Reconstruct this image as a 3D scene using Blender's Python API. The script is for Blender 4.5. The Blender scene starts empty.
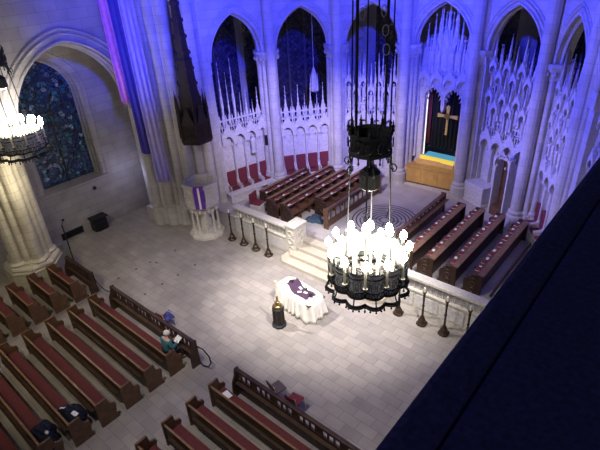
import bpy, math, random
from mathutils import Vector, Matrix
random.seed(7)
S = bpy.context.scene
COL = S.collection
PI = math.pi
sin, cos = math.sin, math.cos

# ------------------------------------------------------------------ materials
def newmat(name):
    m = bpy.data.materials.new(name); m.use_nodes = True
    nt = m.node_tree
    return m, nt, nt.nodes['Principled BSDF']

def plain(name, col, rough=.6, metal=0., var=.12, scale=8., bump=0., spec=.4):
    m, nt, b = newmat(name)
    n = nt.nodes.new('ShaderNodeTexNoise'); n.inputs['Scale'].default_value = scale; n.inputs['Detail'].default_value = 5
    tc = nt.nodes.new('ShaderNodeTexCoord'); nt.links.new(tc.outputs['Object'], n.inputs['Vector'])
    r = nt.nodes.new('ShaderNodeValToRGB')
    r.color_ramp.elements[0].position = .3; r.color_ramp.elements[1].position = .7
    r.color_ramp.elements[0].color = tuple(max(0, c*(1-var)) for c in col)+(1,)
    r.color_ramp.elements[1].color = tuple(min(1, c*(1+var)) for c in col)+(1,)
    nt.links.new(n.outputs['Fac'], r.inputs['Fac']); nt.links.new(r.outputs['Color'], b.inputs['Base Color'])
    b.inputs['Roughness'].default_value = rough; b.inputs['Metallic'].default_value = metal
    b.inputs['Specular IOR Level'].default_value = spec
    if bump:
        bp = nt.nodes.new('ShaderNodeBump'); bp.inputs['Strength'].default_value = bump; bp.inputs['Distance'].default_value = .02
        nt.links.new(n.outputs['Fac'], bp.inputs['Height']); nt.links.new(bp.outputs['Normal'], b.inputs['Normal'])
    return m

def stone(name, c1, c2, mortar, bw, bh, msize=.012, rough=.85, vertical=True, bump=.25):
    """coursed ashlar: brick pattern on world-size object coordinates"""
    m, nt, b = newmat(name)
    tc = nt.nodes.new('ShaderNodeTexCoord')
    br = nt.nodes.new('ShaderNodeTexBrick')
    br.inputs['Color1'].default_value = c1+(1,); br.inputs['Color2'].default_value = c2+(1,); br.inputs['Mortar'].default_value = mortar+(1,)
    br.inputs['Scale'].default_value = 1; br.inputs['Mortar Size'].default_value = msize
    br.inputs['Brick Width'].default_value = bw; br.inputs['Row Height'].default_value = bh
    br.inputs['Mortar Smooth'].default_value = .3
    if vertical:
        sp = nt.nodes.new('ShaderNodeSeparateXYZ'); nt.links.new(tc.outputs['Object'], sp.inputs[0])
        ad = nt.nodes.new('ShaderNodeMath'); ad.operation = 'ADD'
        nt.links.new(sp.outputs['X'], ad.inputs[0]); nt.links.new(sp.outputs['Y'], ad.inputs[1])
        cb = nt.nodes.new('ShaderNodeCombineXYZ'); nt.links.new(ad.outputs[0], cb.inputs['X']); nt.links.new(sp.outputs['Z'], cb.inputs['Y'])
        nt.links.new(cb.outputs[0], br.inputs['Vector'])
    else:
        nt.links.new(tc.outputs['Object'], br.inputs['Vector'])
    n = nt.nodes.new('ShaderNodeTexNoise'); n.inputs['Scale'].default_value = 1.3; n.inputs['Detail'].default_value = 6
    nt.links.new(tc.outputs['Object'], n.inputs['Vector'])
    rp = nt.nodes.new('ShaderNodeMapRange'); rp.inputs['From Min'].default_value = .25; rp.inputs['From Max'].default_value = .75
    rp.inputs['To Min'].default_value = .82; rp.inputs['To Max'].default_value = 1.12
    nt.links.new(n.outputs['Fac'], rp.inputs['Value'])
    mx = nt.nodes.new('ShaderNodeMix'); mx.data_type = 'RGBA'; mx.blend_type = 'MULTIPLY'; mx.inputs['Factor'].default_value = 1
    nt.links.new(br.outputs['Color'], mx.inputs['A']); nt.links.new(rp.outputs['Result'], mx.inputs['B'])
    nt.links.new(mx.outputs['Result'], b.inputs['Base Color'])
    b.inputs['Roughness'].default_value = rough; b.inputs['Specular IOR Level'].default_value = .3
    bp = nt.nodes.new('ShaderNodeBump'); bp.inputs['Strength'].default_value = bump; bp.inputs['Distance'].default_value = .01; bp.invert = True
    nt.links.new(br.outputs['Fac'], bp.inputs['Height']); nt.links.new(bp.outputs['Normal'], b.inputs['Normal'])
    return m

def emit(name, col, power, base=(.9, .85, .7)):
    m, nt, b = newmat(name)
    b.inputs['Base Color'].default_value = base+(1,); b.inputs['Emission Color'].default_value = col+(1,)
    b.inputs['Emission Strength'].default_value = power
    return m

def glass_mat(name, kind, glow):
    """leaded stained glass seen from inside: coloured quarries, dark lead, faint daylight through it"""
    m, nt, b = newmat(name)
    tc = nt.nodes.new('ShaderNodeTexCoord'); mp = nt.nodes.new('ShaderNodeMapping'); nt.links.new(tc.outputs['Object'], mp.inputs['Vector'])
    v = nt.nodes.new('ShaderNodeTexVoronoi'); v.inputs['Scale'].default_value = 5.0 if kind == 'roundel' else 5
    if kind == 'lattice':
        mp.inputs['Rotation'].default_value = (0, PI/4, 0); v.inputs['Randomness'].default_value = .15
    nt.links.new(mp.outputs['Vector'], v.inputs['Vector'])
    d = nt.nodes.new('ShaderNodeTexVoronoi'); d.feature = 'DISTANCE_TO_EDGE'; d.inputs['Scale'].default_value = v.inputs['Scale'].default_value
    d.inputs['Randomness'].default_value = v.inputs['Randomness'].default_value
    nt.links.new(mp.outputs['Vector'], d.inputs['Vector'])
    r = nt.nodes.new('ShaderNodeValToRGB'); e = r.color_ramp.elements
    if kind == 'lattice':
        e[0].color = (.012, .012, .045, 1); e[1].color = (.055, .05, .12, 1)
    else:
        e[0].position = 0; e[0].color = (.01, .02, .09, 1); e[1].position = 1; e[1].color = (.20, .32, .50, 1)
        for p, c in ((.35, (.010, .04, .14, 1)), (.6, (.015, .07, .20, 1)), (.85, (.03, .12, .18, 1)), (.92, (.10, .12, .22, 1))):
            q = e.new(p); q.color = c
    sp = nt.nodes.new('ShaderNodeSeparateColor'); nt.links.new(v.outputs['Color'], sp.inputs[0]); nt.links.new(sp.outputs[0], r.inputs['Fac'])
    st = nt.nodes.new('ShaderNodeMath'); st.operation = 'GREATER_THAN'; st.inputs[1].default_value = .07
    nt.links.new(d.outputs['Distance'], st.inputs[0])
    mx = nt.nodes.new('ShaderNodeMix'); mx.data_type = 'RGBA'; mx.inputs['A'].default_value = (.012, .012, .015, 1)
    nt.links.new(st.outputs[0], mx.inputs['Factor']); nt.links.new(r.outputs['Color'], mx.inputs['B'])
    nt.links.new(mx.outputs['Result'], b.inputs['Base Color']); nt.links.new(mx.outputs['Result'], b.inputs['Emission Color'])
    b.inputs['Emission Strength'].default_value = glow
    b.inputs['Roughness'].default_value = .25
    return m

M = {}
M['floor'] = stone('nave paving', (.365, .325, .30), (.295, .265, .248), (.20, .18, .17), .60, .34, .008, .5, False, .1)
M['chancel'] = stone('chancel paving', (.50, .46, .46), (.44, .40, .41), (.28, .26, .27), 1.2, .6, .006, .5, False, .1)
M['stone'] = stone('pale ashlar', (.56, .53, .52), (.49, .465, .46), (.36, .345, .345), .62, .34, .008)
M['stone_tan'] = stone('buff ashlar', (.52, .48, .39), (.44, .40, .32), (.30, .27, .22), .62, .36, .010)
M['stone_grey'] = stone('grey ashlar', (.40, .375, .38), (.345, .325, .33), (.25, .235, .24), .8, .40, .009)
M['carved'] = plain('carved stone', (.60, .575, .57), .85, 0, .15, 9, .35)
M['carved_warm'] = plain('carved cream stone', (.62, .58, .52), .85, 0, .16, 12, .4)
M['step'] = plain('step stone', (.47, .42, .35), .7, 0, .08, 3)
M['slate'] = plain('dark inlay stone', (.07, .065, .08), .5)
M['oak'] = plain('dark oak', (.055, .03, .02), .45, 0, .35, 6)
M['oak_mid'] = plain('brown oak', (.14, .075, .04), .42, 0, .3, 6)
M['oak_edge'] = plain('light oak rail', (.22, .125, .065), .4, 0, .25, 6)  # paler brown oak for rails and desk tops
M['choir_oak'] = plain('choir oak', (.12, .062, .034), .42, 0, .3, 6)
M['red'] = plain('oxblood cushion cloth', (.115, .025, .028), .9, 0, .2, 14)
M['red_seat'] = plain('crimson seat cloth', (.17, .028, .042), .9, 0, .15, 14)
M['hymnal'] = plain('maroon book cloth', (.17, .03, .03), .7, 0, .2, 10)
M['paper'] = plain('white paper', (.82, .82, .84), .8, 0, .04, 10)
M['linen'] = plain('white linen', (.82, .79, .74), .85, 0, .05, 6)
M['purple'] = plain('purple cloth', (.13, .03, .36), .8, 0, .15, 8)
M['deep_purple'] = plain('dark plum cloth', (.07, .035, .075), .85, 0, .3, 18)
M['magenta'] = plain('orchid purple cloth', (.62, .22, .60), .8, 0, .15, 5)
M['lavender'] = plain('pale lilac cloth', (.46, .41, .78), .8, 0, .1, 4)
M['iron'] = plain('black wrought iron', (.024, .025, .026), .7, 0, .3, 20, 0, .25)
M['iron_grey'] = plain('grey pierced iron', (.46, .48, .48), .6, .1, .5, 26)
M['tin'] = plain('pale tin', (.70, .69, .66), .4, .2, .1, 10)
M['brass'] = plain('aged brass', (.42, .30, .12), .3, .9, .15, 9)
M['gold'] = plain('bright gilt', (.80, .56, .12), .35, .2, .12, 9)
M['bronze'] = plain('dark bronze', (.06, .04, .03), .4, .6, .35, 12)
M['wax'] = plain('candle wax', (.86, .80, .62), .5, 0, .05, 6)
M['bulb'] = emit('lit candle bulb', (1., .94, .82), 48)
M['altar_wood'] = plain('golden oak', (.56, .33, .10), .45, 0, .15, 3)
M['curtain'] = plain('black pleated cloth', (.012, .014, .016), .85, 0, .2, 6)
M['black'] = plain('matt black', (.015, .015, .018), .6)
M['navy'] = plain('shaded navy stone', (.04, .045, .15), .8, 0, .35, 60, .3)  # gallery stone: shade and blue light are in this base colour
M['navy_coat'] = plain('navy coat cloth', (.008, .010, .030), .9, 0, .3, 12)
M['tester'] = plain('dark stained tester wood', (.022, .011, .012), .55, 0, .35, 10)
M['teal'] = plain('teal jacket cloth', (.045, .17, .20), .85, 0, .15, 12)
M['trouser'] = plain('dark grey trousers', (.03, .03, .035), .9)
M['skin'] = plain('skin', (.55, .34, .26), .55, 0, .05, 20)
M['white_hair'] = plain('white hair', (.74, .70, .66), .8, 0, .1, 40)
M['blue_bag'] = plain('blue nylon', (.05, .06, .26), .6, 0, .25, 10)
M['dusk_blue'] = plain('dusty blue cloth', (.05, .09, .14), .85, 0, .2, 10)
M['grille'] = plain('dark bronze grille', (.02, .018, .02), .5, .4, .2, 30)
M['grey_panel'] = plain('grey painted steel', (.18, .20, .24), .5, .2)
M['yellow_glow'] = emit('painted yellow sill light', (1., .72, .10), .75, (.35, .25, .03))  # no glass: emission paints the yellow light lying on the sill
M['cyan_glow'] = emit('painted cyan floor light', (.12, .55, .85), .42, (.1, .3, .4))  # no glass: emission paints cyan light on the floor behind the openings
M['white_glow'] = emit('painted white jamb light', (1., .96, .85), 1.2)  # no glass: emission paints the bright light on the jamb
M['glass_roundel'] = glass_mat('roundel stained glass', 'roundel', .11)
M['glass_lattice'] = glass_mat('lattice stained glass', 'lattice', .03)
M['seat_brown'] = plain('brown seat cloth', (.12, .05, .035), .85, 0, .2, 12)
M['rope'] = plain('black rope', (.012, .012, .014), .8)

# ------------------------------------------------------------------ mesh builder
class MB:
    def __init__(s, xf=None): s.v = []; s.f = []; s.xf = xf
    def _p(s, p):
        p = Vector(p); s.v.append(s.xf(p) if s.xf else p); return len(s.v)-1
    def box(s, x0, x1, y0, y1, z0, z1):
        i = [s._p(p) for p in ((x0,y0,z0),(x1,y0,z0),(x1,y1,z0),(x0,y1,z0),(x0,y0,z1),(x1,y0,z1),(x1,y1,z1),(x0,y1,z1))]
        for q in ((3,2,1,0),(4,5,6,7),(0,1,5,4),(1,2,6,5),(2,3,7,6),(3,0,4,7)): s.f.append([i[k] for k in q])
        return s
    def frustum(s, cx, cy, z0, z1, r0, r1, n=4, a0=PI/4):
        return s.lathe(cx, cy, ((r0, z0), (r1, z1)), n, a0)
    def extr(s, pts, vec):
        n = len(pts); vec = Vector(vec)
        a = [s._p(p) for p in pts]; b = [s._p(Vector(p)+vec) for p in pts]
        s.f.append(a[::-1]); s.f.append(b)
        for k in range(n): s.f.append([a[k], a[(k+1) % n], b[(k+1) % n], b[k]])
        return s
    def prism(s, poly, z0, z1): return s.extr([(x, y, z0) for x, y in poly], (0, 0, z1-z0))
    def lathe(s, cx, cy, prof, n=16, a0=0., sx=1., sy=1., fr=None):
        rows = []
        for r, z in prof:
            if r < 1e-5: rows.append([s._p((cx, cy, z))])
            else: rows.append([s._p((cx+sx*r*(fr(a0+2*PI*k/n) if fr else 1)*cos(a0+2*PI*k/n), cy+sy*r*(fr(a0+2*PI*k/n) if fr else 1)*sin(a0+2*PI*k/n), z)) for k in range(n)])
        for A, B in zip(rows, rows[1:]):
            for k in range(n):
                a, b = A[k % len(A)], A[(k+1) % len(A)]; c, d = B[(k+1) % len(B)], B[k % len(B)]
                q = []
                for i in (a, b, c, d):
                    if i not in q: q.append(i)
                if len(q) > 2: s.f.append(q)
        if len(rows[0]) > 1: s.f.append(rows[0][::-1])
        if len(rows[-1]) > 1: s.f.append(rows[-1])
        return s
    def tube(s, pts, r, n=8, closed=False):
        pts = [Vector(p) for p in pts]; rows = []; N = len(pts); up = None
        for k, p in enumerate(pts):
            if closed: t = pts[(k+1) % N]-pts[k-1]
            else: t = pts[min(k+1, N-1)]-pts[max(k-1, 0)]
            t.normalize()
            if up is None: up = Vector((0,0,1)) if abs(t.z) < .9 else Vector((1,0,0))
            u = up-t*up.dot(t)
            if u.length < 1e-4: u = t.orthogonal()
            u.normalize(); w = t.cross(u); up = u
            rr = r[k] if isinstance(r, (list, tuple)) else r
            rows.append([s._p(p+(u*cos(2*PI*j/n)+w*sin(2*PI*j/n))*rr) for j in range(n)])
        for k in range(N if closed else N-1):
            A, B = rows[k], rows[(k+1) % N]
            for j in range(n): s.f.append([A[j], A[(j+1) % n], B[(j+1) % n], B[j]])
        if not closed: s.f.append(rows[0][::-1]); s.f.append(rows[-1])
        return s
    def blob(s, c, r, nu=12, nv=8, wob=0., rs=None):
        c = Vector(c); rs = rs or random; rows = []
        for i in range(nv+1):
            t = PI*i/nv; row = []
            for j in range(nu if 0 < i < nv else 1):
                a = 2*PI*j/nu; w = 1+(rs.uniform(-wob, wob) if wob else 0)
                row.append(s._p(c+Vector((r[0]*sin(t)*cos(a)*w, r[1]*sin(t)*sin(a)*w, r[2]*cos(t)*w))))
            rows.append(row)
        for A, B in zip(rows, rows[1:]):
            for j in range(nu):
                a, b = A[j % len(A)], A[(j+1) % len(A)]; cc, d = B[(j+1) % len(B)], B[j % len(B)]
                q = []
                for i in (d, cc, b, a):
                    if i not in q: q.append(i)
                if len(q) > 2: s.f.append(q)
        return s
    def sheet(s, fn, nu, nv, thick=0.):
        g = [[s._p(fn(i/nu, j/nv)) for j in range(nv+1)] for i in range(nu+1)]
        for i in range(nu):
            for j in range(nv): s.f.append([g[i][j], g[i+1][j], g[i+1][j+1], g[i][j+1]])
        return s
    def build(s, name, mat, parent=None, smooth=False, bevel=0., solid=0., sub=0):
        me = bpy.data.meshes.new(name); me.from_pydata([tuple(p) for p in s.v], [], s.f); me.validate(); me.update()
        o = bpy.data.objects.new(name, me); COL.objects.link(o)
        me.materials.append(M[mat] if isinstance(mat, str) else mat)
        if smooth:
            for p in me.polygons: p.use_smooth = True
        if solid: md = o.modifiers.new('thickness', 'SOLIDIFY'); md.thickness = solid; md.offset = 0
        if bevel: md = o.modifiers.new('bevel', 'BEVEL'); md.width = bevel; md.segments = 2; md.limit_method = 'ANGLE'
        if sub: md = o.modifiers.new('sub', 'SUBSURF'); md.levels = md.render_levels = sub
        if parent: o.parent = parent
        return o

def tag(o, label, cat, group=None, kind=None):
    o['label'] = label; o['category'] = cat
    if group: o['group'] = group
    if kind: o['kind'] = kind
    return o
def thing(name, label, cat, loc=(0,0,0), rz=0., group=None, kind=None):
    o = bpy.data.objects.new(name, None); COL.objects.link(o); o.location = loc; o.rotation_euler = (0, 0, rz); o.empty_display_size = .1
    return tag(o, label, cat, group, kind)
def struct(o, label, cat='wall'): return tag(o, label, cat, None, 'structure')
def dup(root, loc, rz, label=None, scale=None):
    r = root.copy(); COL.objects.link(r); r.location = loc; r.rotation_euler = (0, 0, rz)
    if label: r['label'] = label
    if scale: r.scale = (scale,)*3
    for ch in list(root.children):
        c = ch.copy(); COL.objects.link(c); c.parent = r
        for g in list(ch.children):
            d = g.copy(); COL.objects.link(d); d.parent = c
    return r

def arch_pts(a, R, zs, n=10):
    """pointed arch from left spring to right spring, in (u, z)"""
    c = R-a; top = math.sqrt(R*R-c*c); t1 = math.atan2(top, c)
    L = [(-(-c+R*cos(t1*k/n)), zs+R*sin(t1*k/n)) for k in range(n+1)]
    return L+[(-u, z) for u, z in L[-2::-1]]

ORD = ['first', 'second', 'third', 'fourth', 'fifth', 'sixth', 'seventh', 'eighth']
AX = -10.05            # axis of the church
ZC = .80               # chancel floor level

# ------------------------------------------------------------------ floor, steps
struct(MB().box(-24.5, 3, -6, 13.25, -.3, 0).build('floor', 'floor'), 'pale staggered stone paving of the nave and crossing', 'floor')
A0 = Vector((AX, 13.95)); RA = 7.87
pts = [(-23, 13.25), (-12.25, 13.25), (-12.25, 14.1), (-7.85, 14.1), (-7.85, 13.25), (3, 13.25)]
pts += [(AX+12.9*cos(a), 13.95+12.9*sin(a)) for a in [PI*k/24 for k in range(0, 25)]]
struct(MB().prism(pts, -.3, ZC).build('floor_chancel', 'chancel'), 'raised lavender grey stone floor of the chancel', 'floor')
for k in range(4):
    hw = (2.62, 2.50, 2.19, 2.19)[k]; y = 12.45+.42*k; z1 = .16*(k+1); ch = .28 if k < 2 else 0
    yb = 13.2 if k < 2 else 14.1
    poly = [(AX-hw, yb), (AX-hw, y+ch), (AX-hw+ch, y), (AX+hw-ch, y), (AX+hw, y+ch), (AX+hw, yb)] if ch else [(AX-hw, 14.1), (AX-hw, y), (AX+hw, y), (AX+hw, 14.1)]
    if k < 2: poly = [(AX-hw, y+ch), (AX-hw+ch, y), (AX+hw-ch, y), (AX+hw, y+ch), (AX+hw, 13.19), (AX+2.19, 13.19), (AX+2.19, 14.1), (AX-2.19, 14.1), (AX-2.19, 13.19), (AX-hw, 13.19)]
    mb = MB(); mb.prism(poly, .16*k, z1)
    struct(mb.build('chancel_step', 'step', bevel=.012), ORD[k]+' broad cream stone step up to the chancel counted from the nave floor', 'step')

# labyrinth rings inlaid in the chancel floor
lab = thing('labyrinth_inlay', 'dark circular labyrinth lines inlaid in the chancel floor between the choir stalls', 'floor inlay', (AX, 17.1, ZC))
for i, r in enumerate((1.5, 1.32, 1.14, .96, .78, .60, .42, .24)):
    mb = MB()
    gaps = [] if i == 0 else [(PI/2*((i*3) % 4)+.1*i, .16)]
    segs = 72; on = []
    for k in range(segs):
        a = 2*PI*k/segs
        if any(abs((a-g+PI) % (2*PI)-PI) < w for g, w in gaps): continue
        a2 = 2*PI*(k+1)/segs
        q = [mb._p((rr*cos(x), rr*sin(x), .004)) for rr, x in ((r-.035, a), (r+.035, a), (r+.035, a2), (r-.035, a2))]
        mb.f.append(q)
    mb.build('labyrinth_ring', 'slate', lab)
mb = MB()
for k in range(4):
    a = PI/2*k+.35
    d = Vector((cos(a), sin(a), 0)); w = Vector((-sin(a), cos(a), 0))*.028
    mb.f.append([mb._p(d*.24-w+Vector((0,0,.004))), mb._p(d*1.14-w+Vector((0,0,.004))), mb._p(d*1.14+w+Vector((0,0,.004))), mb._p(d*.24+w+Vector((0,0,.004)))])
mb.build('labyrinth_turn', 'slate', lab)

# floor outlets
for i, (x, y) in enumerate([(-17.4, 7.43), (-17.38, 8.3), (-17.32, 9.0), (-17.05, 9.15), (-17.2, 10.3), (-15.48, 7.49), (-15.48, 8.33), (-15.46, 9.14), (-15.46, 10.08)]):
    tag(MB().lathe(x, y, ((.055, .0), (.055, .006), (.035, .008)), 12).build('floor_outlet', 'slate'),
        'small round dark outlet in the paving, '+('row nearer the pillar, ' if x < -16 else 'row nearer the altar table, ')+ORD[i if x < -16 else i-5]+' from the pews', 'floor outlet', 'outlets in the crossing floor')

# ------------------------------------------------------------------ left arcade and aisle
def arch_wall(uv, y0, y1, zt, a, R, zs, x0, x1, mid, zb=0., sill=None):
    """wall in a y-z plane between x0 and x1, with one pointed opening centred on mid"""
    P = [(mid+u, z) for u, z in arch_pts(a, R, zs)]
    z0 = sill if sill is not None else zb
    poly = [(y0, z0), (P[0][0], z0)]+P+[(P[-1][0], z0), (y1, z0), (y1, zt), (y0, zt)]
    uv.extr([(x0, y, z) for y, z in poly], (x1-x0, 0, 0))
    if sill is not None: uv.box(x0, x1, y0, y1, zb, sill)
    return uv
ZT = 14.5
mb = MB()
arch_wall(mb, 5.4, 13.9, ZT, 2.5, 3.0, 6.35, -20.85, -20.0, 9.0, 6.0)
arch_wall(mb, -2.6, 5.4, ZT, 2.5, 3.0, 6.35, -20.85, -20.0, 1.9, 6.0)
wl = struct(mb.build('wall_left', 'stone_grey'), 'grey stone arcade wall with tall pointed arch at left of the crossing', 'wall')
def arch_mould(mb, a, R, zs, mid, x, r, n=12, zlow=None):
    P = [(x, mid+u, z) for u, z in arch_pts(a, R, zs, n)]
    if zlow is not None: P = [(x, P[0][1], zlow)]+P+[(x, P[-1][1], zlow)]
    mb.tube(P, r, 6)
mb = MB()
for a, r in ((2.52, .07), (2.80, .05), (2.97, .06)): arch_mould(mb, a, a+.5, 6.35, 9.0, -19.98, r)
mb.build('arch_moulding', 'stone_grey', wl)
mb = MB()
for xx, a in ((-20.3, 2.44), (-20.55, 2.38)): arch_mould(mb, a, a+.5, 6.35, 9.0, xx, .09, zlow=6.0)
mb.build('arch_shaft', 'stone_grey', wl)

mb = MB()
arch_wall(mb, -2.6, 14.4, ZT, 1.5, 1.95, 6.65, -23.3, -22.4, 8.85, 0, 2.55)
wa = struct(mb.build('wall_aisle', 'stone_grey'), 'grey stone aisle wall holding the dark stained glass window', 'wall')
mb = MB()
for xx, a in ((-22.42, 1.72), (-22.5, 1.5), (-22.7, 1.42), (-22.85, 1.34)): arch_mould(mb, a, a+.45, 6.65, 8.85, xx, .06, zlow=2.55)
mb.build('window_moulding', 'stone_grey', wa)
MB().extr([(-22.3, 7.1, 2.5), (-22.3, 10.6, 2.5), (-22.3, 10.6, 2.58), (-22.3, 7.1, 2.58)], (-.8, 0, .12)).build('window_ledge', 'stone_grey', wa)
w1 = thing('window_1', 'tall pointed blue stained glass window with roundels in the left aisle', 'window', (-22.95, 8.85, 0), 0, None, 'structure')
P = arch_pts(1.32, 1.75, 6.65)
MB().extr([(0, -1.32, 2.6)]+[(0, u, z) for u, z in P]+[(0, 1.32, 2.6)], (-.03, 0, 0)).build('window_glass', 'glass_roundel', w1)
mb = MB()
for zc, yc, rr in [(3.3, -.62, .5), (3.3, .62, .5), (4.45, -.62, .5), (4.45, .62, .5), (5.6, -.62, .5), (5.6, .62, .5), (6.85, 0, .72), (6.6, -.95, .25), (6.6, .95, .25), (7.85, 0, .25), (7.5, -.62, .22), (7.5, .62, .22)]:
    for f in (1, .55): mb.tube([(.03, yc+rr*f*cos(t), zc+rr*f*sin(t)) for t in [2*PI*k/20 for k in range(20)]], .018, 5, True)
mb.box(0, .05, -.03, .03, 2.6, 6.2)
for zz in (2.72, 3.87, 5.02, 6.15): mb.box(0, .04, -1.3, 1.3, zz-.015, zz+.015)
mb.build('window_leading', 'iron', w1)
struct(MB().box(-23.3, -20.85, 14.2, 14.8, 0, ZT).build('wall_aisle_end', 'stone_grey'), 'dim stone end wall closing the left aisle', 'wall')
# vent, wall cabinet, stop knob
v = thing('wall_vent', 'long dark louvred vent at the foot of the aisle wall', 'vent', (-22.4, 8.0, 0))
MB().box(0, .05, -.55, .55, .1, .44).build('vent_panel', 'black', v)
mb = MB(); [mb.box(.05, .075, -.5, .5, .15+.055*k, .17+.055*k) for k in range(5)]; mb.build('vent_louvre', 'grille', v)
c = thing('radiator_cabinet', 'low black cabinet with overhanging top against the aisle wall', 'cabinet', (-22.02, 9.3, 0))
MB().box(-.38, .14, -.42, .42, .0, .58).build('cabinet_body', 'black', c, bevel=.02)
MB().box(-.40, .20, -.50, .50, .66, .76).build('cabinet_top', 'black', c, bevel=.02)
MB().box(-.38, .10, -.38, .38, .58, .66).build('cabinet_neck', 'grille', c)
MB().box(.14, .26, -.30, .30, .02, .30).build('cabinet_pedal_box', 'grille', c, bevel=.02); c.scale = (.85, .85, .95)
mb = MB(lambda p: Vector((-22.4+p.z, 9.7+p.x, 2.07+p.y))); mb.lathe(0, 0, ((.09, 0), (.09, .05), (.05, .08)), 14)
tag(mb.build('wall_sensor', 'black'), 'small round black fitting on the aisle wall below the window', 'wall fitting')

# clustered pillar at far left
def shaft_profile(z0, z1, r):
    return ((r*1.55, z0), (r*1.55, z0+.28), (r*1.32, z0+.34), (r*1.35, z0+.42), (r*1.05, z0+.55), (r, z0+.62), (r, z1))
mb = MB()
cx, cy = -20.55, 5.42
mb.lathe(cx, cy, ((.9, 5.6), (.98, 5.65), (.95, 5.75), (1.16, 5.95), (1.16, 6.05), (.7, 6.06)), 12, PI/12)
mb.lathe(cx, cy, ((1.18, 0), (1.18, .80), (1.10, .86), (1.14, .93), (1.10, 1.0), (.95, 1.08), (.62, 1.14), (.62, ZT)), 8, PI/8)
for k in range(10):
    a = 2*PI*k/10+.05; r = .27 if k % 2 == 0 else .15
    x, y = cx+.64*cos(a), cy+.64*sin(a)
    mb.lathe(x, y, ((r*1.6, .85), (r*1.6, .98), (r*1.35, 1.06), (r*1.45, 1.13), (r*1.05, 1.22), (r, 1.28), (r, ZT)), 14)
struct(mb.build('pillar', 'stone_tan'), 'clustered buff stone pillar beside the side pews at far left', 'pillar')

# crossing pier P0, banners in front of it
mb = MB()
core = [(-20.05, 11.62), (-18.45, 12.80), (-17.95, 13.55), (-17.9, 14.25), (-20.0, 14.6), (-20.84, 14.2), (-20.84, 11.62)]
mb.prism(core, 0, ZT)
base = [(-20.15, 11.42), (-18.35, 12.66), (-17.80, 13.45), (-17.8, 14.2), (-20.9, 14.2), (-20.9, 11.42)]
mb.prism(base, 0, .75)
for t, r in ((.02, .24), (.20, .15), (.38, .26), (.55, .15), (.72, .26), (.86, .14), (.98, .24)):
    x, y = -20.05+1.6*t+.04, 11.62+1.18*t-.06
    mb.lathe(x, y, ((r*1.35, 0), (r*1.35, .85), (r*1.2, .95), (r*1.25, 1.05), (r, 1.15), (r, ZT)), 14)
for x, y, r in ((-18.15, 13.15, .18), (-17.93, 13.6, .24), (-17.85, 14.05, .2)):
    mb.lathe(x, y, shaft_profile(0, ZT, r), 14)
struct(mb.build('pillar', 'stone'), 'broad clustered crossing pier behind the pulpit', 'pillar')

def banner(name, mat, p, q, z0, z1, label, folds=5, amp=.06, ext=None):
    p, q = Vector(p), Vector(q); d = q-p; n = Vector((d.y, -d.x)).normalized()
    def fn(u, v):
        a = amp*(.35+.65*(1-v))*sin(folds*2*PI*u+1.2*sin(3*v))
        x = p+d*(u*(.80+.2*(1-v)))+n*a
        z = z0+(z1-z0)*v-(.25*(1-v)**6)*(.4+.6*abs(sin(3*u)))
        return (x.x, x.y, z)
    return tag(MB().sheet(fn, 48, 30).build(name, mat, smooth=True, solid=.006), label, 'banner')
banner('hanging_banner', 'lavender', (-19.20, 11.32), (-18.86, 11.90), 2.75, 13.5, 'long pale lilac cloth banner hanging down the crossing pier to pulpit height', 3, .07)
banner('hanging_banner', 'magenta', (-19.90, 10.86), (-19.66, 11.22), 6.6, 13.5, 'narrow orchid purple banner hanging beside the pale lilac one', 2, .04)

M['deep_blue'] = plain('deep blue cloth', (.06, .05, .38), .8, 0, .15, 5)
banner('hanging_banner', 'deep_blue', (-19.60, 11.10), (-19.34, 11.48), 4.2, 13.5, 'narrow deep blue banner between the orchid and the pale lilac banners', 2, .04)
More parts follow.
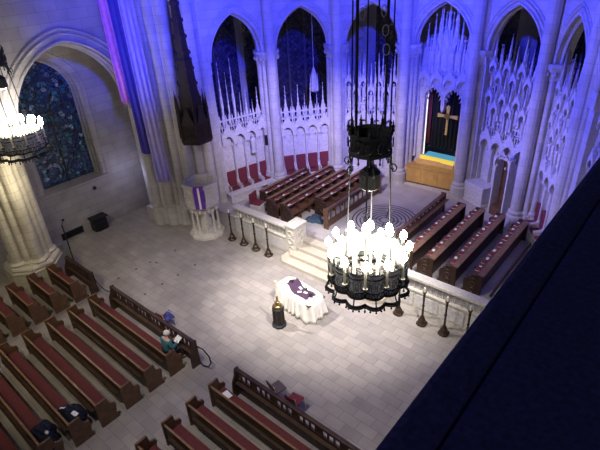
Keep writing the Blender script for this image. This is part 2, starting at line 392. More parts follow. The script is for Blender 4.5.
# ------------------------------------------------------------------ apse: piers and arcade bays
def pier_xy(k):
    a, r = {5: (math.radians(50.6), RA+.35), 6: (math.radians(25.5), RA+.1), 7: (0, RA+1.5), 4: (PI-k*PI/7, RA+.12)}.get(k, (PI-k*PI/7, RA))
    return Vector((AX+r*cos(a), 13.95+r*sin(a)))
def bay_frame(k):
    p, q = pier_xy(k), pier_xy(k+1); m = (p+q)/2; t = (q-p).normalized()
    return m, math.atan2(t.y, t.x)        # local x along the chord, local +y outwards
BAYS = ['beside the pulpit', 'at left behind the choir stalls', 'behind the chandelier rods', 'around the altar', 'right of the altar', 'behind the right choir stalls', 'at far right']
CH = 2*RA*sin(PI/14)      # chord
AA, AR, AZ = 1.36, 2.06, 7.75
for k in range(1, 8):
    x, y = pier_xy(k)
    mb = MB()
    z0 = ZC
    mb.lathe(x, y, ((.60, z0), (.60, z0+.45), (.52, z0+.55), (.52, z0+.75), (.36 if k < 6 else .26, z0+.9), (.36 if k < 6 else .26, ZT)), 8, PI/8+(-k*PI/7))
    a0 = PI-k*PI/7
    for da, rr, rad in ((PI, .25, .56 if k < 6 else .30), (PI/2, .16, .36 if k < 6 else .2), (-PI/2, .16, .36 if k < 6 else .2), (PI*.75, .13, .36 if k < 6 else .26), (-PI*.75, .13, .36 if k < 6 else .26)):
        ax, ay = x+rad*cos(a0+da), y+rad*sin(a0+da)
        prof = [(rr*1.5, z0), (rr*1.5, z0+.55), (rr*1.25, z0+.65), (rr*1.3, z0+.75), (rr, z0+.85), (rr, 7.15)]
        if abs(da) != PI and k < 6: prof += [(rr*1.15, 7.2), (rr, 7.25), (rr*1.5, 7.6), (rr*1.75, 7.7), (rr*1.75, 7.8), (rr, 7.82)]
        prof += [(rr, ZT)]
        mb.lathe(ax, ay, prof, 14)
    if k < 6: mb.lathe(x, y, ((.38, 7.15), (.50, 7.2), (.48, 7.3), (.60, 7.62), (.64, 7.66), (.64, 7.80), (.5, 7.82)), 12)
    for j in range(14 if k < 6 else 0):       # carved leaf knobs of the capital
        a = 2*PI*j/14; mb.blob((x+.57*cos(a), y+.57*sin(a), 7.45), (.07, .07, .10), 6, 4)
    struct(mb.build('pillar', 'stone'), 'tall shafted apse pillar, %s from the pulpit' % ORD[k-1], 'pillar')

for k in range(7):
    m, rz = bay_frame(k)
    W = thing('wall_apse', 'pointed arch bay of the apse arcade '+BAYS[k], 'wall', (m.x, m.y, 0), rz, None, 'structure')
    P = arch_pts(AA, AR, AZ); hw = (pier_xy(k+1)-pier_xy(k)).length/2
    mb = MB()
    poly = [(-hw, 7.2), (-AA, 7.2)]+P+[(AA, 7.2), (hw, 7.2), (hw, ZT), (-hw, ZT)]
    mb.extr([(u, -.25, z) for u, z in poly], (0, .55, 0))
    mb.box(-hw, -AA, -.2, .25, ZC, 7.2).box(AA, hw, -.2, .25, ZC, 7.2)
    mb.build('arcade', 'stone', W)
    mb = MB()
    for a, r, y in ((1.36, .06, -.27), (1.53, .045, -.28), (1.29, .07, -.05), (1.66, .035, -.27)):
        Q = [(u, y, z) for u, z in arch_pts(a, a+.7, AZ, 12)]
        mb.tube(Q, r, 6)
    mb.build('arch_moulding', 'stone', W)
    # ambulatory wall and window far behind
    mb = MB(); hw2 = 2.75
    mb.box(-hw2, hw2, 4.2, 4.6, ZC, ZT)
    mb.build('ambulatory_wall', 'stone_grey', W)
    if k in (0, 1, 4, 5, 6):
        win = MB().extr([(-2.5, 4.17, 2.4), (-2.5, 4.17, 9.5), (-1.6, 4.17, 11.6), (0, 4.17, 13.2), (1.6, 4.17, 11.6), (2.5, 4.17, 9.5), (2.5, 4.17, 2.4)], (0, .02, 0)).build('stained_glass', 'glass_lattice', W)
        mb = MB()
        for u in (-.95, 0, .95): mb.box(u-.05, u+.05, 4.02, 4.18, 2.4, 12.6 if u == 0 else 11.6)
        mb.build('window_mullion', 'slate', W)
    else:
        MB().extr([(-.3, 4.17, 3.4), (-.3, 4.17, 9.0), (.7, 4.17, 11.2), (1.9, 4.17, 9.0), (1.9, 4.17, 3.4)], (0, .02, 0)).build('stained_glass', 'glass_lattice', W)

# carved screens in the bays
def pinnacle_mesh(h, w):
    """square shaft, gablets, crocketed spire, finial"""
    mb = MB()
    s = h*.40
    mb.frustum(0, 0, 0, s, w, w*.85)
    for k in range(4):
        a = PI/2*k
        dx, dy = cos(a), sin(a)
        mb.extr([(dx*w*.80-dy*w*.6, dy*w*.80+dx*w*.6, s-.02), (dx*w*.80+dy*w*.6, dy*w*.80-dx*w*.6, s-.02), (dx*w*.80, dy*w*.80, s+w*1.9)], (-dx*w*.3, -dy*w*.3, 0))
    mb.frustum(0, 0, s, h, w*.8, w*.06)
    n = 5
    for i in range(1, n):
        z = s+(h-s)*i/n; r = w*.8*(1-i/n)
        for k in range(4):
            a = PI/4+PI/2*k
            mb.blob((r*cos(a), r*sin(a), z), (w*.22, w*.22, w*.3), 5, 3)
    mb.blob((0, 0, h), (w*.3, w*.3, w*.35), 6, 4)
    return mb
def canopy_mesh(w, h):
    """projecting gabled canopy with cusped front and tracery"""
    mb = MB(); hw = w/2
    P = arch_pts(hw*.78, hw*1.05, 0, 5)
    for yy in (-.22,):
        mb.extr([(-hw, yy, -.12), (-hw*.8, yy, -.12)]+[(u, yy, z) for u, z in P]+[(hw*.8, yy, -.12), (hw, yy, -.12), (hw, yy, h*.42), (0, yy, h*.98), (-hw, yy, h*.42)], (0, .06, 0))
    mb.box(-hw, hw, -.16, .0, h*.42, h*.58)
    for s in (-1, 1):
        mb.box(s*hw*.98-.02, s*hw*.98+.02, -.2, .08, -.1, h*.5)
        for i in range(4):
            t = (i+.5)/4; mb.blob((s*hw*(1-t), -.21, h*(.42+.56*t)), (.035, .04, .05), 5, 3)
    for i in range(5):
        u = -hw+w*(i+.5)/5
        mb.box(u-.018, u+.018, -.2, -.14, h*.62, h*.80)
        mb.frustum(u, -.17, h*.80, h*1.02, .035, .004)
        mb.blob((u, -.2, h*.5), (.03, .03, .06), 5, 3)
    mb.blob((0, -.2, h*1.0), (.05, .05, .08), 6, 4)
    for s in (-1, 1): mb.blob((s*hw*.5, -.21, -.10), (.04, .04, .07), 5, 3)
    return mb
def share(name, me, mat, parent, loc, scale=(1,1,1), rz=0):
    o = bpy.data.objects.new(name, me); COL.objects.link(o); o.parent = parent; o.location = loc; o.scale = scale; o.rotation_euler = (0, 0, rz)
    return o
def mesh_only(mb, mat):
    o = mb.build('tmp', mat); me = o.data; bpy.data.objects.remove(o); return me
PIN = mesh_only(pinnacle_mesh(1.0, .075), 'carved')
PIN_T = mesh_only(pinnacle_mesh(1.0, .045), 'carved')
CAN = mesh_only(canopy_mesh(.66, .95), 'carved')
STAT = MB()
STAT.lathe(0, 0, ((.11, 0), (.12, .05), (.09, .12), (.10, .5), (.11, .62), (.06, .72), (.0, .74)), 8).blob((0, 0, .80), (.055, .06, .075), 8, 6)
STAT = mesh_only(STAT, 'carved')
CANS = mesh_only(canopy_mesh(.46, .6), 'carved')

def screen(k, du, ztop, zc, stall, tiers, label, tall=None, n=4, pw=.66):
    """du shift along chord, zc height of the canopy spring, tiers extra rows of niches above"""
    m, rz = bay_frame(k)
    r = thing('carved_stone_screen', label, 'stone screen', (m.x, m.y, ZC), rz)
    zc -= ZC; zt = ztop-ZC
    us = [du+(i-(n-1)/2)*pw for i in range(n)]
    L, R = us[0]-pw/2, us[-1]+pw/2
    MB().box(L, R, .30, .42, 0, zc+.12).build('back_panel', 'carved', r)
    mb = MB()
    for i in range(n+1):
        u = L+pw*i
        mb.frustum(u, .12, 0.0, .30, .10, .08); mb.lathe(u, .12, ((.045, .3), (.045, zc-.15), (.07, zc-.05), (.07, zc)), 8)
        mb.box(u-.03, u+.03, .12, .32, .3, zc)
    mb.build('colonnette', 'carved', r)
    MB().box(L, R, .0, .34, 0, .42).build('plinth', 'carved', r, bevel=.02)
    for u in us: share('canopy', CAN, 'carved', r, (u, .18, zc))
    # frieze and pierced cresting
    mb = MB(); mb.box(L, R, .16, .36, zc+.72, zc+.80)
    q = int((R-L)/.165)
    for i in range(q):
        u = L+(R-L)*(i+.5)/q
        mb.box(u-.03, u+.03, .14, .22, zc+.86, zc+1.15); mb.frustum(u, .18, zc+1.15, zc+1.38, .055, .005)
    mb.box(L, R, .15, .21, zc+1.06, zc+1.13)
    mb.build('cresting', 'carved', r)
    base = zc+.86
    if tiers:
        nc = 7; htot = tiers*1.25
        MB().box(L, R, .30, .36, base-.1, base+htot*.45).build('tracery_wall', 'carved', r)
        mb = MB()
        for j in range(nc*2+1):
            u = L+(R-L)*j/(nc*2); mb.box(u-.022, u+.022, .22, .30, base, base+htot*(.9 if j % 2 else 1.0))
        for t in range(tiers*2): mb.box(L, R, .23, .29, base+.6*t+.3, base+.6*t+.36)
        mb.build('tracery_bars', 'carved', r)
        for j in range(nc):
            u = L+(R-L)*(j+.5)/nc
            z = base+(.0 if j % 2 else .45)
            while z < base+htot-.3:
                share('statue', STAT, 'carved', r, (u, .12, z), (.9, .9, .95))
                share('niche_canopy', CANS, 'carved', r, (u, .16, z+.78), (.80, 1, .9))
                share('pinnacle', PIN_T, 'carved', r, (u, .02, z+1.0), (1.5, 1.5, 1.3))
                z += 1.3
            share('pinnacle', PIN, 'carved', r, (L+(R-L)*j/nc, .06, base-.2+.3*(j % 3)), (.85, .85, 2.2+.5*(j % 2)))
    zb = base+tiers*1.25-(.3 if tiers else 0)
    hh = zt-zb
    npn = 2*n
    for j in range(npn+1):
        u = L+(R-L)*j/npn
        h = hh*(1 if j % 2 else .72)
        if tall: h = tall(u, hh, j)
        if h <= .05: continue
        if j % 2: share('pinnacle', PIN, 'carved', r, (u, .2, zb-.35), (1, 1, h+.35))
        else: share('pinnacle', PIN_T, 'carved', r, (u, .16, zb-.35), (1, 1, h+.35))
    return r, us
def tallA(u, hh, j): return {0: 1.7, 1: 2.9, 2: 2.45, 3: 3.0, 4: 1.4}.get(j, 1.45 if j % 2 else .95)
scrA, usA = screen(0, .12, 6.0, 3.75, True, 0, 'pale carved stone screen with uneven spires above the four seats beside the pulpit', tallA)
share('statue', STAT, 'carved', scrA, (usA[2]+.05, -.02, 2.1), (1.3, 1.3, 1.1))
scrB, usB = screen(1, .05, 5.9, 3.5, True, 0, 'pale stone screen with level pinnacles above the red seats behind the left choir')
screen(2, 0, 7.2, 3.7, False, 1, 'carved stone niche screen in the bay behind the hanging chandelier rods')
screen(4, 0, 8.0, 3.6, False, 2, 'tall carved stone niche screen just right of the altar, above the stone block')
screen(5, 0, 8.0, 3.4, False, 2, 'tall carved stone niche screen behind the right choir stalls')
screen(6, 0, 7.4, 3.4, False, 2, 'carved stone screen in the far right bay beside the dark parapet')

# red seats in the screens (two bays at left, one at right)
def seat(k, u, label, grp):
    m, rz = bay_frame(k)
    R2 = Matrix.Rotation(rz, 2); o = m+R2 @ Vector((u, .0))
    r = thing('sedilia_seat', label, 'seat', (o.x, o.y, ZC), rz, grp)
    MB().box(-.26, .26, .14, .28, .55, 1.36).build('back_cushion', 'red_seat', r, bevel=.03)
    MB().box(-.25, .25, -.22, .16, .43, .53).build('seat_cushion', 'red_seat', r, bevel=.03)
    MB().box(-.27, .27, -.26, .14, .0, .43).build('seat_base', 'carved', r, bevel=.015)
    for s in (-1, 1): MB().extr([(s*.28-.02, -.24, .43), (s*.28-.02, .26, .43), (s*.28-.02, .26, .95), (s*.28-.02, .05, .72), (s*.28-.02, -.24, .66)], (.04, 0, 0)).build('armrest', 'carved', r)
for i, u in enumerate(usA): seat(0, u, 'red cushioned stone seat beside the pulpit, %s of four from the left' % ORD[i], 'seats in the screen beside the pulpit')
for i, u in enumerate(usB): seat(1, u, 'red cushioned stone seat behind the left choir, %s of four from the left' % ORD[i], 'seats in the screen behind the left choir')
for i, u in enumerate((-.99, -.33, .33, .99)): seat(5, u, 'red cushioned stone seat behind the right choir, %s of four from the left' % ORD[i], 'seats in the screen behind the right choir')
m, rz = bay_frame(1); o = m+Matrix.Rotation(rz, 2) @ Vector((.82, 1.2))
hl = thing('hanging_lantern', 'pale spired lantern hanging behind the arch at left of the chandelier rods', 'lantern', (o.x, o.y, 5.2), rz)
MB().lathe(0, 0, ((.05, .0), (.26, .12), (.28, .22), (.28, .75), (.30, .85), (.10, 1.5), (.02, 1.7)), 8).build('lantern_body', 'carved', hl)
mb = MB()
for k in range(8): mb.frustum(.29*cos(PI/4*k), .29*sin(PI/4*k), .1, 1.25, .035, .004)
mb.build('lantern_finial', 'carved', hl); MB().tube([(0, 0, 1.65), (0, 0, 8.2)], .02, 6).build('lantern_chain', 'tin', hl)
hl.scale = (.72, .72, .8)
m, rz = bay_frame(4); o = m+Matrix.Rotation(rz, 2) @ Vector((.52, 1.0))
mb = MB()
for k in range(26): mb.blob((o.x, o.y, 7.6+.24*k), (.03, .03, .07), 6, 4)
mb.tube([(o.x, o.y, 7.5), (o.x, o.y, 14.0)], .008, 5)
tag(mb.build('lamp_chain', 'tin'), 'pale beaded chain hanging in the dark arch right of the altar', 'chain')
m, rz = bay_frame(0); o = m+Matrix.Rotation(rz, 2) @ Vector((1.30, -.06))
sk = thing('wall_speaker', 'slim black loudspeaker fixed on the screen above the seats beside the pulpit', 'loudspeaker', (o.x, o.y, 3.1), rz)
MB().box(-.07, .07, -.06, .08, 0, .55).build('speaker_box', 'black', sk, bevel=.01); MB().box(-.055, .055, -.068, -.06, .03, .52).build('speaker_grille', 'grille', sk)
# podium under the left-hand seats
m, rz = bay_frame(0)
pd = thing('stone_podium', 'long white stone podium with dark opening below the seats beside the pulpit', 'podium', (m.x, m.y, ZC), rz)
MB().box(-1.45, .35, -.66, -.30, 0, .42).box(.75, 1.6, -.66, -.30, 0, .42).box(.35, .75, -.42, -.30, 0, .42).build('podium_block', 'carved', pd, bevel=.015)
MB().box(-1.5, 1.65, -.72, -.28, .42, .50).build('podium_top', 'carved', pd, bevel=.015)
# armchair at the near end of the left choir
ac = thing('stone_armchair', 'pale stone chair with red back standing at the near end of the left choir', 'chair', (-15.55, 14.30, ZC), PI/2+.2)
MB().box(-.30, .30, -.30, .28, 0, .46).build('chair_base', 'carved', ac, bevel=.02)
MB().box(-.30, .30, .20, .28, .46, 1.0).build('chair_back', 'red_seat', ac, bevel=.03)
MB().box(-.26, .26, -.28, .20, .46, .54).build('seat_cushion', 'red_seat', ac, bevel=.03)

# ------------------------------------------------------------------ altar bay
m, rz = bay_frame(3)
rd = thing('altar_reredos', 'tall spired stone reredos with two dark arched openings above the altar', 'reredos', (AX, 22.1, ZC))
def lz(z): return z-ZC
Pl = [(u-.52, z) for u, z in arch_pts(.43, .62, lz(5.15), 6)]; Pr = [(u+.52, z) for u, z in arch_pts(.43, .62, lz(5.15), 6)]
mb = MB()
poly = [(-1.35, lz(2.05)), (-.95, lz(2.05))]+Pl+[(-.09, lz(4.75)), (0, lz(4.55)), (.09, lz(4.75))]+Pr+[(.95, lz(2.05)), (1.35, lz(2.05)), (1.35, lz(6.6)), (-1.35, lz(6.6))]
mb.extr([(u, .0, z) for u, z in poly], (0, .28, 0))
mb.box(-1.35, 1.35, 0, .28, 0, lz(2.05))
mb.build('reredos_wall', 'carved', rd)
mb = MB()
for cxx in (-.52, .52):
    Q = arch_pts(.43, .62, lz(5.15), 7)
    for i in range(1, len(Q)-1):       # cusps around each arched head
        u, z = Q[i]
        if i % 2: mb.extr([(cxx+u*1.0-.05, .05, z+.03), (cxx+u+.05, .05, z+.03), (cxx+u*.70, .05, z-.17)], (0, .12, 0))
    mb.tube([(cxx+u*1.1, -.03, z+.03) for u, z in Q], .04, 6)
mb.build('cusp_tracery', 'carved', rd)
for i in range(4): share('niche_canopy', CANS, 'carved', rd, (-.98+.65*i, .0, lz(5.95)), (1.3, 1, 1.2))
for i, (u, z0, h, w) in enumerate([(-1.3, 1.3, 5.2, 2.2), (1.3, 1.3, 5.2, 2.2), (-1.0, 5.6, 2.2, 1.6), (1.0, 5.6, 2.2, 1.6), (-.66, 5.8, 2.4, 1.5), (.66, 5.8, 2.4, 1.5), (-.33, 5.8, 2.9, 1.5), (.33, 5.8, 2.9, 1.5), (0, 5.8, 3.3, 2.2), (-.5, 5.8, 1.6, 1.2), (.5, 5.8, 1.6, 1.2), (-.83, 5.8, 1.5, 1.2), (.83, 5.8, 1.5, 1.2), (-1.15, 5.0, 1.9, 1.3), (1.15, 5.0, 1.9, 1.3), (-.17, 5.8, 2.5, 1.3), (.17, 5.8, 2.5, 1.3), (-1.1, 5.5, 1.3, 1.1), (1.1, 5.5, 1.3, 1.1), (-.4, 7.0, 1.6, 1.2), (.4, 7.0, 1.6, 1.2)]):
    share('pinnacle', PIN, 'carved', rd, (u, -.02 if abs(u) < 1.2 else -.1, z0), (w, w, h))
for u in (-.66, 0, .66, -.33, .33): share('statue', STAT, 'carved', rd, (u, -.1, lz(6.75)), (.9, .9, 1))
mb = MB()
for u in (-1.0, -.66, -.33, 0, .33, .66, 1.0): mb.box(u-.05, u+.05, .02, .14, lz(6.6), lz(8.0)+.5*(1-abs(u)))
for z in (6.7, 7.3, 7.9): mb.box(-1.0+.1*(z-6.7), 1.0-.1*(z-6.7), .05, .12, lz(z), lz(z)+.08)
mb.build('spire_tracery', 'carved', rd)
# sill, inner floor and jamb: coloured light on them painted as emission
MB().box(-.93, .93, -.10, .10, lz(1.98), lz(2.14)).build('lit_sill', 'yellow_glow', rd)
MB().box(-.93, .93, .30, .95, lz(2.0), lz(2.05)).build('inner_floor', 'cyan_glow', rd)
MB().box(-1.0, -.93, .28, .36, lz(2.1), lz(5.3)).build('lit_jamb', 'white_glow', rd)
# curtain
def cfn(u, v):
    return (-1.15+2.3*u, .80+.06*sin(u*2*PI*11), lz(2.42)+v*(lz(6.3)-lz(2.42)))
cu = thing('altar_curtain', 'black pleated curtain hanging inside the openings above the altar', 'curtain', (AX, 22.1, ZC))
MB().sheet(cfn, 120, 2).build('curtain_drape', 'curtain', cu, True, solid=.01)
MB().tube([(-1.25, .80, lz(6.32)), (1.25, .80, lz(6.32))], .025).build('curtain_rail', 'iron', cu)
def rfn(u, v): return (-1.06+.22*u, .68+.03*sin(u*2*PI*3), lz(2.6)+v*2.9)
tag(MB(lambda p: p+Vector((AX, 22.1, ZC))).sheet(rfn, 20, 2).build('side_curtain', 'red_seat', smooth=True, solid=.01), 'narrow red curtain at the left edge inside the altar opening', 'curtain')
# cross
cr = thing('altar_cross', 'gold cross with long stem hanging before the black curtain', 'cross', (AX+.36, 22.05, 4.45))
mb = MB(); mb.extr([(-.055, -.03, -.95), (.055, -.03, -.95), (.05, -.03, .02), (.10, -.03, .48), (0, -.03, .55), (-.10, -.03, .48), (-.05, -.03, .02)], (0, .06, 0)); mb.build('cross_stem', 'gold', cr, bevel=.008)
MB().extr([(-.52, -.035, -.10), (-.52, -.035, .10), (-.12, -.035, .05), (.12, -.035, .05), (.52, -.035, .10), (.52, -.035, -.10), (.12, -.035, -.05), (-.12, -.035, -.05)], (0, .07, 0)).build('cross_arm', 'gold', cr, bevel=.008)
mb = MB(lambda p: Vector((p.x, p.z-.06, p.y))); mb.lathe(0, 0, ((.15, 0), (.15, .04), (.06, .07)), 16); mb.build('cross_boss', 'brass', cr)
# altar
al = thing('altar', 'golden oak box altar with overhanging top in the apse', 'altar', (-10.12, 22.0-.02, ZC), math.radians(5))
MB().box(-1.36, 1.36, -.52, .08, .0, .92).build('altar_body', 'altar_wood', al, bevel=.01)
MB().box(-1.42, 1.42, -.58, .10, .92, 1.0).build('altar_top', 'altar_wood', al, bevel=.01)
mb = MB(); [mb.box(-1.33+.89*i, -1.33+.89*i+.86, -.545, -.51, .07, .86) for i in range(3)]; mb.build('altar_panel', 'altar_wood', al, bevel=.02)
MB().box(-1.40, 1.40, -.56, .08, 0, .06).build('altar_plinth', 'oak_mid', al)
mb = MB(); mb.extr([(-1.0, .00, 1.0), (-1.0, .06, 1.20), (-1.0, .0, 1.22), (-1.0, -.12, 1.0)], (2.0, 0, 0)); mb.build('altar_shelf', 'altar_wood', al)
struct(MB().box(-12.0, -8.2, 21.0, 23.0, ZC, ZC+.015).build('trim_1', 'carved'), 'low stone dais under the golden altar', 'dais')
# stone block and throne right of the altar
sb = thing('stone_block', 'plain white stone block standing right of the altar', 'stone block', (-7.35, 21.25, ZC), -math.radians(25.7))
MB().box(-.62, .62, -.42, .42, 0, 1.0).build('block_body', 'carved', sb, bevel=.02)
MB().box(-.66, .66, -.46, .46, 0, .12).build('block_plinth', 'carved', sb, bevel=.02)
m, rz = bay_frame(4)
Rm = Matrix.Rotation(rz, 2); o = m+Rm @ Vector((.62, -.35))
th = thing('canopied_throne', 'dark recessed throne under a small projecting stone canopy right of the stone block', 'throne', (o.x, o.y, ZC), rz)
MB().box(-.34, .34, .28, .34, 0, 2.6).build('throne_back', 'oak_mid', th)
MB().box(-.32, .32, -.2, .28, 0, .45).build('throne_seat', 'oak_mid', th, bevel=.02)
MB().box(-.40, -.33, -.2, .34, 0, 2.6).box(.33, .40, -.2, .34, 0, 2.6).build('throne_side', 'carved', th)
mb = canopy_mesh(.9, .55); mb.build('throne_canopy', 'carved', th).location = (0, -.05, 2.55)

# ------------------------------------------------------------------ chancel parapets, torches
def parapet(x0, x1, label, ped_left):
    r = thing('chancel_parapet', label, 'parapet', (0, 13.2, 0))
    MB().box(x0, x1, .0, .28, 0, .80).build('parapet_base', 'carved_warm', r, bevel=.01)
    MB().box(x0, x1, -.05, .30, .80, .88).build('parapet_string', 'carved_warm', r, bevel=.01)
    mb = MB(); n = int((x1-x0)/.22)
    mb.box(x0, x1, .12, .16, .88, 1.30)
    for i in range(n):
        xc = x0+(x1-x0)*(i+.5)/n
        for rr in (.095, .05): mb.tube([(xc+rr*cos(t), .09, 1.08+rr*1.6*sin(t)) for t in [2*PI*k/10 for k in range(10)]], .020, 4, True)
        mb.box(xc+.095, xc+.125, .05, .2, .88, 1.30)
    mb.build('parapet_frieze', 'carved', r)
    MB().box(x0, x1, .08, .125, .90, 1.28).build('frieze_ground', 'stone_grey', r)
    MB().box(x0-.02, x1+.02, -.06, .32, 1.30, 1.42).build('parapet_coping', 'carved_warm', r, bevel=.02)
    n = max(2, int((x1-x0)/.9)); mb = MB()
    for i in range(n):
        a = x0+(x1-x0)*i/n; b = x0+(x1-x0)*(i+1)/n
        mb.box(a+.06, b-.06, -.03, .0, .12, .70)
    mb.build('parapet_panel', 'carved', r, bevel=.01)
    return r
parapet(-16.1, -12.76, 'low carved stone parapet left of the chancel steps', False)
parapet(-7.34, -2.4, 'low carved stone parapet right of the chancel steps', True)
for x0, s in ((-12.75, 'left'), (-7.90, 'right')):
    pdn = thing('parapet_pedestal', 'square carved stone end post of the parapet at the %s of the steps' % s, 'stone post', (x0, 13.2, 0))
    MB().box(0, .55, 0, .78, 0, 1.40).build('post_body', 'carved_warm', pdn, bevel=.02)
    MB().box(-.04, .59, -.04, .82, 1.40, 1.52).build('post_cap', 'carved_warm', pdn, bevel=.03)
    mb = MB()
    for zz in (.35, .75, 1.1): mb.tube([(.56, .39+.14*cos(t), zz+.14*sin(t)) for t in [2*PI*k/12 for k in range(12)]], .03, 5, True)
    for zz in (.35, .75, 1.1): mb.tube([(.275+.14*cos(t), -.01, zz+.14*sin(t)) for t in [2*PI*k/12 for k in range(12)]], .03, 5, True)
    mb.build('post_carving', 'carved_warm', pdn)
tor = thing('torch_stand', '', 'candle stand', (0, 0, 0), 0, 'tall iron candle stands before the parapets')
mb = MB()
mb.lathe(0, 0, ((.19, 0), (.20, .06), (.15, .12), (.13, .22), (.085, .28), (.07, .36), (.035, .42)), 8, PI/8)
for k in range(4):
    a = PI/4+PI/2*k; mb.blob((.17*cos(a), .17*sin(a), .05), (.05, .05, .05), 6, 4)
mb.build('stand_base', 'bronze', tor)
mb = MB(); mb.lathe(0, 0, ((.042, .40), (.036, .80), (.054, .84), (.036, .90), (.04, 1.20), (.05, 1.28), (.035, 1.34), (.07, 1.42), (.075, 1.45), (.03, 1.46)), 10); mb.build('stand_pole', 'bronze', tor)
mb = MB(); mb.lathe(0, 0, ((.038, 1.45), (.038, 1.63), (.012, 1.64)), 10); mb.build('candle', 'wax', tor)
first = True
for s, xs in (('left', (-15.69, -14.90, -14.11, -13.31)), ('right', (-6.66, -5.70, -4.86, -4.06))):
    for i, x in enumerate(xs):
        near = i if s == 'right' else 3-i
        lab_ = 'tall bronze candle stand before the %s parapet, %s from the steps' % (s, ORD[near])
        if first: tor.location = (x, 12.55, 0); tor['label'] = lab_; first = False
        else: dup(tor, (x, 12.58, 0), .0, lab_)

# ------------------------------------------------------------------ pulpit with tester
pu = thing('pulpit', 'round carved stone pulpit on slender columns at the foot of the crossing pier', 'pulpit', (-17.22, 12.32, 0))
mb = MB(); mb.lathe(0, 0, ((.86, 0), (.86, .12), (.78, .20), (.74, .32), (.30, .34), (.30, 1.50), (.72, 1.62), (.80, 1.72)), 10, PI/10); mb.build('pulpit_core', 'carved_warm', pu)
for k in range(10):
    a = 2*PI*k/10
    mb = MB(); x, y = .62*cos(a), .62*sin(a)
    mb.lathe(x, y, ((.10, .30), (.10, .38), (.065, .44), (.06, 1.30), (.09, 1.36), (.12, 1.52)), 10)
    mb.build('pulpit_column', 'carved_warm', pu)
for k in range(10):
    a = 2*PI*(k+.5)/10; x, y = .68*cos(a), .68*sin(a)
    MB().blob((x, y, 1.48), (.10, .10, .12), 6, 4).build('pulpit_corbel', 'carved_warm', pu)
mb = MB(); mb.lathe(0, 0, ((.76, 1.62), (.80, 1.74), (.76, 1.82), (.76, 2.58), (.82, 2.66), (.86, 2.70), (.86, 2.80), (.70, 2.80), (.66, 1.9), (0, 1.9)), 8, PI/8); mb.build('pulpit_drum', 'carved_warm', pu)
mb = MB()
for k in range(8):
    a = 2*PI*k/8+PI/8
    mb.frustum(.74*cos(a), .74*sin(a), 1.74, 2.72, .075, .06)
    for j in (-1, 1):
        b = 2*PI*k/8+PI/4+j*.19; 
        mb.tube([(.715*cos(b)+.09*cos(t)*-sin(b), .715*sin(b)+.09*cos(t)*cos(b), 2.2+.22*sin(t)) for t in [2*PI*q/10 for q in range(10)]], .025, 4, True)
mb.build('pulpit_tracery', 'carved', pu)
# purple antependium draped over the rim (towards the nave)
ant = math.radians(-44)
dx, dy = cos(ant), sin(ant); tx, ty = -dy, dx
def afn(u, v):
    w = (u-.5)*.46
    path = [(.72, 2.0), (.72, 2.82), (.90, 2.83), (.91, 2.75), (.91, 1.75)]
    L = [0]
    for p, q in zip(path, path[1:]): L.append(L[-1]+math.dist(p, q))
    d = v*L[-1]
    for i in range(4):
        if d <= L[i+1]+1e-6:
            f = (d-L[i])/(L[i+1]-L[i]); r = path[i][0]+f*(path[i+1][0]-path[i][0]); z = path[i][1]+f*(path[i+1][1]-path[i][1]); break
    return (dx*r+tx*w, dy*r+ty*w, z)
pf = thing('pulpit_fall', 'purple cloth with a white stripe hung over the pulpit front', 'cloth', (-17.22, 12.32, 0))
MB().sheet(afn, 6, 24).build('cloth_panel', 'purple', pf, solid=.015)
def afs(u, v):
    p = afn(.5+(u-.5)*.20, .46+.53*v); return (p[0]+dx*.018, p[1]+dy*.018, p[2])
MB().sheet(afs, 2, 12).build('white_stripe', 'linen', pf, solid=.01)
ts = thing('pulpit_tester', 'tall dark wooden spire canopy hanging above the pulpit', 'canopy', (-17.3, 12.62, 0))
mb = MB(); mb.lathe(0, 0, ((.0, 4.75), (.66, 4.72), (.74, 4.66), (.76, 4.80), (.70, 4.90), (.70, 5.55), (.76, 5.62), (.70, 5.72), (.50, 5.78)), 6, PI/6); mb.build('canopy_drum', 'tester', ts)
mb = MB()
for k in range(6):
    a = PI/6+PI/3*k; b = a+PI/6
    mb.frustum(.70*cos(a), .70*sin(a), 4.75, 6.1, .08, .06); mb.frustum(.70*cos(a), .70*sin(a), 6.1, 6.9, .075, .004)
    r = .64
    for f in (-.16, .16):
        x, y = r*cos(b)-f*sin(b), r*sin(b)+f*cos(b)
        mb.tube([(x-.11*cos(t)*sin(b), y+.11*cos(t)*cos(b), 5.2+.24*sin(t)) for t in [2*PI*q/10 for q in range(10)]], .022, 4, True)
    mb.extr([(.66*cos(b)+.3*sin(b), .66*sin(b)-.3*cos(b), 5.6), (.66*cos(b)-.3*sin(b), .66*sin(b)+.3*cos(b), 5.6), (.62*cos(b), .62*sin(b), 6.35)], (-.08*cos(b), -.08*sin(b), 0))
mb.build('canopy_tracery', 'tester', ts)
mb = MB(); mb.lathe(0, 0, ((.56, 5.7), (.50, 6.6), (.42, 7.0), (.36, 8.2), (.30, 8.3), (.22, 9.6), (.06, 11.8), (.0, 12.0)), 6, PI/6)
for i in range(9):
    z = 6.0+.62*i; r = .52-.05*i
    for k in range(6):
        a = PI/6+PI/3*k; mb.blob((r*cos(a), r*sin(a), z), (.06, .06, .09), 5, 3)
mb.build('canopy_spire', 'tester', ts)
MB().tube([(0, 0, 11.9), (0, 0, 14.4)], .015).build('hanger_rod', 'iron', ts)
mb = MB(); mb.box(-.05, .05, .3, 1.35, 5.3, 5.42).box(-.05, .05, .3, 1.2, 8.0, 8.1); o_ = mb.build('wall_bracket', 'tester', ts); o_.rotation_euler = (0, 0, .6)

